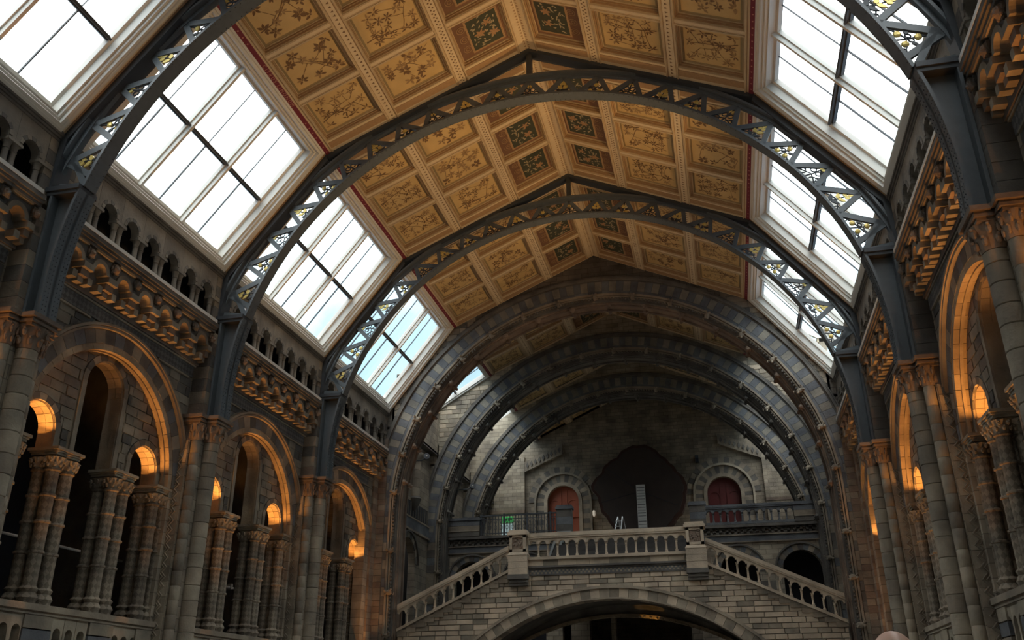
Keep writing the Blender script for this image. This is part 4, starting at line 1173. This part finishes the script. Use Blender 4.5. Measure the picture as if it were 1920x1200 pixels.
# ------------------------------------------------------------------ rear gallery: balcony front, side walls
YG = 46.4; ZG = 10.05
def rear():
    w = Th('wall_balcony', 'grey stone front of the upper balcony with low arches beneath', 'wall', (0, YG, 0), kind='structure')
    ops = [(8.55, .95, 7.85), (5.55, .95, 7.85), (-8.2, .95, 7.9), (-5.2, .95, 7.9)]
    def lo(u):
        for c, r, z in ops:
            if abs(u-c) < r: return z+math.sqrt(max(0, r*r-(u-c)**2))
        return 0
    def region(a, b):
        us = set(lin(a, b, 30))
        for c, r, z in ops:
            for q in (-1, -.999, -.9, -.7, -.4, 0, .4, .7, .9, .999, 1):
                if a < c+q*r < b: us.add(c+q*r)
        return sorted(us)
    for a, b in ((-10.6, -3.4), (3.4, 10.6)):
        w.part('front_wall', MB().strip(region(a, b), lo, lambda u: 9.25, YG, YG+.5, END), M_wall_far)
        w.part('blue_band', MB().box(a, b, YG-.04, YG+.4, 9.3, 9.6), M_blue)
        w.part('string_course', MB().box(a, b, YG-.1, YG+.4, 9.25, 9.3).box(a, b, YG-.1, YG+.4, 9.6, 9.66), M_buff)
        m = MB(); k = 0; x = a+.05
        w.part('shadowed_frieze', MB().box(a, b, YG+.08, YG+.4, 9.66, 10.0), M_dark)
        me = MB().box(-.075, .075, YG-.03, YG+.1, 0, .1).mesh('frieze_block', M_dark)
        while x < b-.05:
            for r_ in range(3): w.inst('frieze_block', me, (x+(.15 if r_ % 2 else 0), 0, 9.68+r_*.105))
            x += .3
        w.part('balcony_edge', MB().box(a, b, YG-.16, YG+.5, 10.0, 10.14), M_dark)
    for c, r, z in ops:
        ring_stones(w, 'arch_stone', c, z, r+.005, r+.28, -PI/2, PI/2, 13, YG-.03, YG+.3, END, [M_dark, M_blue, M_buff], sub=1)
        w.part('hood_mould', MB().arc(c, z, r+.3, r+.38, -PI/2, PI/2, 20, YG-.1, YG+.1, END), M_dark)
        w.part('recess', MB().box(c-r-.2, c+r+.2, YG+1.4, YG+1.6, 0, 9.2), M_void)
    f = Th('floor.001', 'upper floor in front of the giant trunk slice', 'floor', (0, 52, ZG), kind='structure')
    f.part('paving', MB().box(-10.7, 10.7, YG+.3, YE, ZG-.3, ZG), M_floor)
    for s in (-1, 1):
        n = SIDE[s]
        for i, (ya, yb) in enumerate(((YC+1.0, Y2), (Y2+1.0, Y3), (Y3+1.0, YE))):
            nm = ('first', 'second', 'last')[i]
            ww = Th('wall_'+n, f'stone side wall of the {nm} bay behind the end arch, {n}', 'wall', (s*10.65, (ya+yb)/2, 0), kind='structure')
            yc = (ya+yb)/2-.1; r, zs = (1.15, 8.35) if i == 0 else (0, 0)
            mp = lambda u, v, w_: (s*w_, u, v)
            us = sorted(set(lin(ya, yb, 10)+[yc+q*r for q in (-1, -.999, -.9, -.7, -.4, 0, .4, .7, .9, .999, 1)])) if r else [ya, yb]
            ww.part('side_wall', MB().strip(us, lambda u: zs+math.sqrt(max(0, r*r-(u-yc)**2)) if r and abs(u-yc) < r else 0, lambda u: 14.6, 10.35, 10.7, mp), M_wall_bay)
            ww.part('upper_wall', MB().box(*sorted((s*9.95, s*10.25)), ya, yb, 14.5, 17.05), M_wall_bay); ww.part('wall_ledge', MB().box(*sorted((s*9.95, s*10.7)), ya, yb, 14.45, 14.6), M_dark)
            ww.part('sill_moulding', MB().box(*sorted((s*9.9, s*10.25)), ya, yb, 16.85, 17.0), M_cream)
            if r:
                cache = []
                for k in range(11):
                    a = -PI/2+(k+.5)*PI/11; m = MB().arc(0, 0, r+.01, r+.26, -PI/22+.01, PI/22-.01, 2, 10.3, 10.5, lambda u, v, w_: (s*w_, u, v))
                    ww.inst('arch_stone', m.mesh('arch_stone', (M_dark, M_buff)[k % 2]), (0, yc, zs), (-a, 0, 0))
                ww.part('hood_mould', MB().arc(yc, zs, r+.27, r+.36, -PI/2, PI/2, 18, 10.22, 10.4, mp), M_dark)
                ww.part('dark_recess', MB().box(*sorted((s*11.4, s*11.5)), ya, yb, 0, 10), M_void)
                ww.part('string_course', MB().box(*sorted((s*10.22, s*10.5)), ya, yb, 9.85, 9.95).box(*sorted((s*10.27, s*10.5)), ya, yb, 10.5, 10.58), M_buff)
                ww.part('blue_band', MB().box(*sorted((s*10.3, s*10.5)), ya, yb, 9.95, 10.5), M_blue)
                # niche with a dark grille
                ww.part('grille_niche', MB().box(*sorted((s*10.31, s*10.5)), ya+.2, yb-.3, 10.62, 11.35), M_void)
                for k in range(15): ww.part('grille_bar', MB().box(*sorted((s*10.27, s*10.31)), ya+.4+k*.37, ya+.5+k*.37, 10.6, 11.3), M_dark)
            if i == 0:
                c = Th('wall_shaft', f'round stone wall shaft on a corbel in the first rear bay, {n}', 'column', (s*10.3, ya+3.4, 11.3), 'wall shafts in the rear bays', 'thing')
                x, y = s*10.25, ya+3.4
                c.part('corbel', MB().lathe([(.08, 10.9), (.2, 11.1), (.3, 11.35), (.36, 11.5), (.3, 11.6)], x, y, 12), M_dark, smooth=True)
                for k in range(4): c.part('drum', MB().lathe([(.25, 11.6+k*.46), (.27, 11.62+k*.46), (.27, 12.04+k*.46), (.25, 12.06+k*.46)], x, y, 14), M_buff, smooth=True)
                c.part('capital', MB().lathe([(.27, 13.44), (.3, 13.55), (.42, 13.75), (.42, 13.85), (.2, 13.95)], x, y, 14), M_light, smooth=True)
                c.part('carved_finial', MB().ball((x, y, 14.25), .2, .2, .4, 8, 6).ball((x, y, 14.7), .12, .12, .2), M_dark)
    return w
rear()
def lamp_fixture(x, y, z, label, aim=1):
    t = Th('spotlight', label, 'spotlight', (x, y, z), 'black spotlights on the rear wall')
    t.part('body', MB().tube([(x, y, z), (x+.12, y-.3, z+.04)], [.12, .16], 12), M_irond)
    t.part('lens', MB().ball((x+.125, y-.32, z+.04), .045, .03, .045, 10, 6), M_white)
    t.part('arm', MB().tube([(x, y, z), (x-.25, y+.02, z-.08), (x-.9, y+.05, z-.06)], .03, 6), M_irond)
lamp_fixture(-9.6, 42.4, 13.5, 'upper black spotlight on an arm by the left wall shaft')
lamp_fixture(-9.5, 50.9, 13.9, 'lower black spotlight on an arm past the second arch')

def balcony():
    balustrade('balcony_balustrade', 'grey arcaded balustrade of the right upper balcony', (4.15, YG, ZG+.1), (8.45, YG, ZG+.1), 12, 1.0, M_blue, None, .12)
    for x0, x1, lab, h in ((8.45, 9.7, 'blank stone end block of the right balcony', 1.0), (-9.7, -7.75, 'blank stone end block of the left balcony', 1.0), (3.35, 4.15, 'square pillar at the right of the upper flight', 1.25), (-3.55, -2.75, 'square pillar at the left of the upper flight', 1.42)):
        t = Th('stone_pillar', lab, 'pillar', ((x0+x1)/2, YG, ZG), None, 'thing')
        z = ZG+.1
        for k in range(3): t.part('stone_block', MB().box(x0, x1, YG-.18, YG+.22, z+k*h*.28+.004, z+(k+1)*h*.28-.004), (M_dark, M_blue, M_dark)[k] if x1-x0 < 1 else (M_dark, M_buff, M_blue)[k])
        t.part('cap', MB().box(x0-.06, x1+.06, YG-.24, YG+.28, z+h*.84, z+h*.94).box(x0, x1, YG-.18, YG+.22, z+h*.94, z+h), M_blue)
        if x0 < -9 or x0 > 8: t.part('string_course', MB().box(x0, x1, YG-.22, YG, z+.26, z+.31), M_light)
    t = Th('iron_railing', 'black iron railing with scrolls on the left upper balcony', 'railing', (-5.6, YG, ZG))
    x0, x1 = -7.7, -3.6; z = ZG+.15
    t.part('handrail', MB().box(x0, x1, YG-.05, YG+.05, z+.98, z+1.05), M_irond)
    t.part('bottom_rail', MB().box(x0, x1, YG-.03, YG+.03, z+.06, z+.1).box(x0, x1, YG-.03, YG+.03, z+.8, z+.83), M_irond)
    n = 26; me = MB().box(-.018, .018, YG-.02, YG+.02, z, z+1.0).mesh('bar', M_irond); mp = MB().box(-.05, .05, YG-.04, YG+.04, z-.1, z+1.1).mesh('post', M_irond)
    m = MB()
    m.tube([(.11*math.cos(g)*.7, YG, z+.38+.11*math.sin(g)) for g in lin(0, 2*PI, 10)[:-1]], .014, 4, True)
    m.tube([(-.09, YG, z+.75), (-.03, YG, z+.6), (0, YG, z+.5)], .014, 4).tube([(.09, YG, z+.75), (.03, YG, z+.6), (0, YG, z+.5)], .014, 4)
    sc_ = m.mesh('scroll', M_irond)
    for k in range(n+1):
        x = x0+(x1-x0)*k/n
        t.inst('post' if k % 8 == 0 else 'bar', mp if k % 8 == 0 else me, (x, 0, 0))
        if k % 2: t.inst('scroll', sc_, (x, 0, 0))
balcony()

# ------------------------------------------------------------------ end wall, doors, trunk slice
DZ = 14.45
def far_wall():
    w = Th('wall_far', 'stone end wall behind the trunk slice, with two arched doorways', 'wall', (0, YE, ZG), kind='structure')
    ops = [(-5.28, 1.08), (5.28, 1.08)]
    us = sorted(set(lin(-11, 11, 22)+[c+q*r for c, r in ops for q in (-1, -.999, -.93, -.8, -.6, -.3, 0, .3, .6, .8, .93, .999, 1)]))
    def lo(u):
        for c, r in ops:
            if abs(u-c) < r: return DZ+math.sqrt(max(0, r*r-(u-c)**2))
        return 0
    w.part('end_wall', MB().strip(us, lo, lambda u: roof_r(u)+.2, YE, YE+.6, END), M_wall_rear)
    w.part('outer_wall', MB().box(-11, 11, YE+.6, YE+.7, 0, 23), M_void)
    for s in (-1, 1):
        w.part('side_pilaster', MB().box(*sorted((s*7.85, s*10.7)), YE-.3, YE+.1, ZG, 17.6), M_wall_far)
        w.part('red_string_course', MB().box(*sorted((s*7.85, s*10.7)), YE-.34, YE-.2, 13.75, 13.95), M_red)
        # raking frieze under the roof slope
        q = lambda a, b: (s*a, YE-.28, b); q2 = lambda a, b: (s*a, YE+.1, b)
        zr = lambda x: 18.35-(x-5.2)*.42
        w.part('raking_frieze', MB().prism([(5.2, zr(5.2)-.7), (7.85, zr(7.85)-.7), (7.85, zr(7.85)), (5.2, zr(5.2))], q, q2), M_buff)
        for k in range(9):
            x = 5.4+k*.28
            w.part('frieze_lozenge', MB().prism([(x, zr(x)-.55), (x+.1, zr(x)-.36), (x, zr(x)-.15), (x-.1, zr(x)-.36)], lambda a, b: (s*a, YE-.33, b), lambda a, b: (s*a, YE-.2, b)), M_dark)
    for c, r in ops:
        ring_stones(w, 'outer_arch_stone', c, DZ, 1.95, 2.35, -PI/2, PI/2, 19, YE-.05, YE+.2, END, [M_dark, M_buff], sub=1)
        m = MB().arc(c, DZ, 1.82, 1.95, -PI/2, PI/2, 30, YE-.16, YE+.1, END)
        for s in (-1, 1): m.box(*sorted((c+s*1.82, c+s*1.95)), YE-.16, YE+.1, ZG, DZ)
        w.part('roll_moulding', m, M_light)
        ring_stones(w, 'inner_arch_stone', c, DZ, 1.3, 1.8, -PI/2, PI/2, 17, YE-.02, YE+.3, END, [M_buff, M_dark], sub=1)
        for s in (-1, 1):
            z = ZG; k = 0
            while z < DZ-.02:
                h = min(.32, DZ-z); w.part('jamb_stone', MB().box(*sorted((c+s*1.3, c+s*1.8)), YE-.02, YE+.2, z+.006, z+h-.006), (M_buff, M_dark)[k % 2]); z += h; k += 1
        m = MB().arc(c, DZ, r-.02, 1.29, -PI/2, PI/2, 24, YE-.08, YE+.3, END)
        for s in (-1, 1): m.box(*sorted((c+s*(r-.02), c+s*1.29)), YE-.08, YE+.3, ZG, DZ)
        w.part('door_surround', m, M_buff)
    for i, ((c, r), mat, nm) in enumerate(zip(ops, (M_door, M_maroon), ('orange-brown', 'maroon'))):
        d = Th(f'door_{i+1}', f'{nm} arched double door in the end wall, {SIDE[-1 if i == 0 else 1]} of the trunk slice', 'door', (c, YE+.3, ZG), kind='structure')
        us = lin(c-r, c+r, 18)
        d.part('fanlight_panel', MB().strip(us, lambda u: 13.55, lambda u: DZ+math.sqrt(max(0, r*r-(u-c)**2)), YE+.34, YE+.42, END), mat)
        d.part('transom', MB().box(c-r, c+r, YE+.2, YE+.4, 13.4, 13.62), mat)
        for s in (-1, 1):
            a, b = sorted((c+s*.02, c+s*r)); leaf = d.part('door_leaf', MB().box(a, b, YE+.3, YE+.38, ZG, 13.4), mat)
            x = c+s*.62
            d.part('tracery', MB().arc(x, 14.25, .33, .40, -PI/2, PI/2, 14, YE+.29, YE+.35, END).box(x-.4, x-.33, YE+.29, YE+.35, 13.6, 14.25).box(x+.33, x+.4, YE+.29, YE+.35, 13.6, 14.25), mat)
        for x in (c-.2, c+.2): d.part('stile', MB().box(x-.04, x+.04, YE+.28, YE+.35, 13.6, DZ+.95), mat)
far_wall()
def trunk_slice():
    t = Th('trunk_slice', 'huge dark cross-section slice of a giant tree trunk standing before the end wall', 'tree slice', (0, 57.6, ZG))
    cx, cz = -.05, 14.6; r = random.Random(21); n = 72; ph = [r.uniform(0, 6.3) for _ in range(6)]
    prof = {0: 3.1, 32: 2.9, 53: 2.75, 84: 2.95, 108: 3.05, 130: 2.95, 155: 2.9, 180: 2.9, 205: 2.9, 235: 2.75, 262: 2.85, 279: 3.15, 300: 2.8, 325: 2.85, 345: 3.0, 360: 3.1}
    ks = sorted(prof)
    def rad(a):
        d = math.degrees(a) % 360
        for p, q in zip(ks, ks[1:]):
            if p <= d <= q: e = (d-p)/(q-p); e = e*e*(3-2*e); b = prof[p]+(prof[q]-prof[p])*e; break
        return b+.07*math.sin(5*a+ph[0])+.05*math.sin(11*a+ph[1])+.035*math.sin(23*a+ph[2])
    out = [(cx+rad(2*PI*k/n)*math.sin(2*PI*k/n), cz+rad(2*PI*k/n)*math.cos(2*PI*k/n)) for k in range(n)]
    inn = [(cx+(x-cx)*.93, cz+(z-cz)*.93) for x, z in out]
    t.part('bark', MB().prism(out, lambda a, b: (a, 57.5, b), lambda a, b: (a, 58.2, b)), M_bark)
    face = t.part('heartwood', MB().prism(inn, lambda a, b: (a, 57.38, b), lambda a, b: (a, 57.55, b)), M_wood)
    m = MB()
    for a in (1.9, 4.4, 5.3): m.bar((cx+.3*math.sin(a), 57.375, cz+.3*math.cos(a)), (cx+2.6*math.sin(a+.08), 57.375, cz+2.6*math.cos(a+.08)), .03, .02, (0, 1, 0))
    t.part('radial_crack', m, M_void)
    for s in (-1, 1): t.part('support', MB().box(cx+s*1.3-.25, cx+s*1.3+.25, 57.5, 58.2, ZG, 12.6), M_bark)
    p = Th('scale_panel', 'tall pale timeline strip standing in front of the trunk slice', 'display panel', (.05, 57.1, ZG))
    z = ZG; 
    p.part('strip', MB().box(-.23, .33, 57.05, 57.12, ZG, 14.95), plain('pale_display_board', (.62, .62, .60), .6))
    for k in range(15): p.part('rule', MB().box(-.2, .3, 57.035, 57.05, 12.2+k*.18, 12.22+k*.18+.02*(k % 3)), plain('grey_rule', (.16, .16, .165), .6))
trunk_slice()
def smalls():
    # ladder and A-frame at the head of the stairs
    t = Th('step_ladder', 'small aluminium stepladder in front of the trunk slice', 'ladder', (-.3, 50, ZG))
    al = plain('dull_aluminium', (.42, .43, .44), .4, .6)
    x = -.62
    for s in (-1, 1): t.part('rail', MB().bar((x+s*.2-.25, 49.6, ZG), (x+s*.13+.02, 50, ZG+1.5), .06, .05), al); t.part('back_leg', MB().bar((x+s*.2+.15, 50.7, ZG), (x+s*.13+.05, 50.02, ZG+1.45), .04, .04), al)
    for k in range(4): t.part('tread', MB().box(x-.36+k*.035, x+.0+k*.035, 49.6+k*.05, 49.68+k*.05, ZG+.3+k*.3, ZG+.34+k*.3), al)
    t = Th('folding_board', 'pale folded A-frame board beside the left upper pillar', 'folding board', (-3.1, 45.6, ZG))
    bd = plain('pale_grey_board', (.33, .36, .36), .6); z0 = 8.8
    t.part('panel', MB().bar((-3.75, 44.9, z0-.3), (-3.2, 44.9, z0+1.05), .12, .6, (0, 1, 0)), bd); t.part('panel', MB().bar((-3.35, 44.75, z0-.3), (-2.85, 44.75, z0+1.0), .1, .6, (0, 1, 0)), bd)
    t.part('top_edge', MB().box(-3.25, -2.55, 44.6, 45.1, z0+1.02, z0+1.1), bd)
    # lit exit opening with its green sign
    e = Th('exit_sign', 'small green lit exit sign above a bright doorway at the left rear', 'sign', (-9.1, 57.9, 13.3))
    g = emit('green_sign_light', (.05, .42, .10), .55); gd = plain('sign_pictogram', (.02, .10, .035), .6)
    e.part('panel', MB().box(-9.35, -8.6, 57.95, 58.05, 13.12, 13.5), g)
    m = MB().box(-9.28, -9.18, 57.93, 57.95, 13.2, 13.42).box(-9.12, -9.0, 57.93, 57.95, 13.22, 13.4).box(-8.94, -8.84, 57.93, 57.95, 13.2, 13.42).box(-8.78, -8.68, 57.93, 57.95, 13.24, 13.42)
    e.part('pictogram', m, gd)
    d = Th('door_3', 'bright pale doorway below the green sign', 'door', (-9.0, 58.1, ZG), kind='structure')
    d.part('lit_panel', MB().box(-9.38, -8.6, 58.0, 58.08, ZG, 13.05), emit('lit_doorway', (.40, .52, .52), .42))
    d.part('frame', MB().box(-9.46, -9.38, 57.96, 58.1, ZG, 13.1).box(-8.6, -8.52, 57.96, 58.1, ZG, 13.1), M_white)
    c = Th('wall_sconce', 'tiny white wall sconce right of the left door', 'sconce', (-2.85-.35, 58.4, 13.4))
    c.part('shade', MB().lathe([(.05, 13.3), (.09, 13.4), (.09, 13.65), (.05, 13.7)], -3.2, 58.3, 10), emit('sconce_glow', (.9, .8, .65), .25)); c.part('bracket', MB().box(-3.23, -3.17, 58.3, 58.52, 13.35, 13.4), M_irond)
    b = Th('wall_speaker', 'small dark box on the wall right of the trunk slice', 'box', (3.75, 58.4, 16.6))
    b.part('case', MB().box(3.64, 3.86, 58.3, 58.52, 16.5, 17.0), M_irond); b.part('grille', MB().box(3.66, 3.84, 58.28, 58.3, 16.53, 16.8), M_void)
    # pale tie rods across the lancet openings
    for sg, i in ((-1, 1), (-1, 2), (1, 1)):
        t = Th('tie_rod', f'thin pale rod across the dark openings, {BN[i]} {SIDE[sg]} bay', 'rod', (sg*12.2, BAYS[i], 5.6))
        t.part('rod', MB().tube([(sg*12.2, BAYS[i]-3.8, 5.6), (sg*12.2, BAYS[i]+3.8, 5.6)], .035, 8), M_white)
        for u in (-2, 0, 2): t.part('clip', MB().box(*sorted((sg*12.12, sg*12.28)), BAYS[i]+u-.05, BAYS[i]+u+.05, 5.54, 5.72), M_white)
smalls()

# ------------------------------------------------------------------ the visitor whose bald head shows at the frame's foot
def person(x, y, top):
    t = Th('person', 'bald person seen from behind, only the crown of the head in frame', 'person', (x, y, 0))
    skin = plain('skin', (.45, .28, .21), .5, 0, .1, 8); cloth = plain('dark_jacket', (.05, .05, .06), .8); tr = plain('dark_trousers', (.04, .04, .05), .8)
    k = top/1.78
    V = [(0, 0, .95, .15, .11), (0, 0, 1.15, .15, .11), (0, 0, 1.35, .17, .12), (0, 0, 1.46, .10, .09), (0, 0, 1.54, .055, .055), (-.19, 0, 1.42, .065, .065), (-.25, .02, 1.14, .05, .05), (-.24, -.1, .9, .038, .038), (.19, 0, 1.42, .065, .065), (.25, .02, 1.14, .05, .05), (.24, -.1, .9, .038, .038), (-.1, 0, .85, .095, .095), (-.11, .02, .47, .065, .065), (-.11, 0, .08, .045, .045), (-.11, -.14, .04, .04, .03), (.1, 0, .85, .095, .095), (.11, .02, .47, .065, .065), (.11, 0, .08, .045, .045), (.11, -.14, .04, .04, .03)]
    Ed = [(0, 1), (1, 2), (2, 3), (3, 4), (2, 5), (5, 6), (6, 7), (2, 8), (8, 9), (9, 10), (0, 11), (11, 12), (12, 13), (13, 14), (0, 15), (15, 16), (16, 17), (17, 18)]
    me = bpy.data.meshes.new('body'); me.from_pydata([(v[0]*k, v[1]*k, v[2]*k) for v in V], Ed, [])
    o = link('body', me, t.r); me.materials.append(cloth); md = o.modifiers.new('skin', 'SKIN'); md.use_smooth_shade = True
    for sv, v in zip(me.skin_vertices[0].data, V): sv.radius = (v[3]*k, v[4]*k)
    me.skin_vertices[0].data[0].use_root = True
    o.modifiers.new('sub', 'SUBSURF').levels = 2; o.modifiers['sub'].render_levels = 2
    m = MB(); zc = top-.125*k
    m.ball((0, .0, zc), .078*k, .098*k, .125*k, 20, 14); m.ball((0, -.045*k, zc-.06*k), .06*k, .06*k, .075*k, 14, 10); m.ball((0, -.1*k, zc-.03*k), .014*k, .02*k, .03*k, 8, 6)
    m.tube([(0, 0, zc-.2*k), (0, 0, zc-.06*k)], .052*k, 12)
    h = link('head', m.mesh('head', skin, (0, 0, 0), True), t.r)
    m = MB()
    for s in (-1, 1): m.ball((s*.08*k, .01*k, zc-.015*k), .012*k, .022*k, .034*k, 8, 6)
    link('ears', m.mesh('ears', skin, (0, 0, 0), True), h)
    m = MB()
    for s in (-1, 1): m.ball((s*.03*k, -.092*k, zc+.0*k), .011*k, .008*k, .007*k, 8, 6)
    link('eyes', m.mesh('eyes', M_white, (0, 0, 0), True), h)
    m = MB().ball((0, -.103*k, zc-.075*k), .024*k, .006*k, .006*k, 8, 6); link('mouth', m.mesh('mouth', M_redp), h)
    for s in (-1, 1):
        m = MB(); hx, hz = s*.24*k, .86*k
        m.ball((hx, -.11*k, hz-.02*k), .02*k, .035*k, .045*k, 8, 6)
        for q in range(4): m.tube([(hx, -.14*k+q*.02*k, hz-.05*k), (hx-s*.01, -.145*k+q*.02*k, hz-.09*k), (hx-s*.02, -.14*k+q*.02*k, hz-(.115+.01*(q in (1, 2)))*k)], .009*k, 6)
        m.tube([(hx-s*.01, -.14*k, hz-.01*k), (hx-s*.02, -.17*k, hz-.045*k), (hx-s*.02, -.175*k, hz-.075*k)], .01*k, 6)
        link('hand', m.mesh('hand', skin, (0, 0, 0), True), t.r)
    t.r.rotation_euler = (0, 0, PI)
person(5.2, 3.05, 1.82)
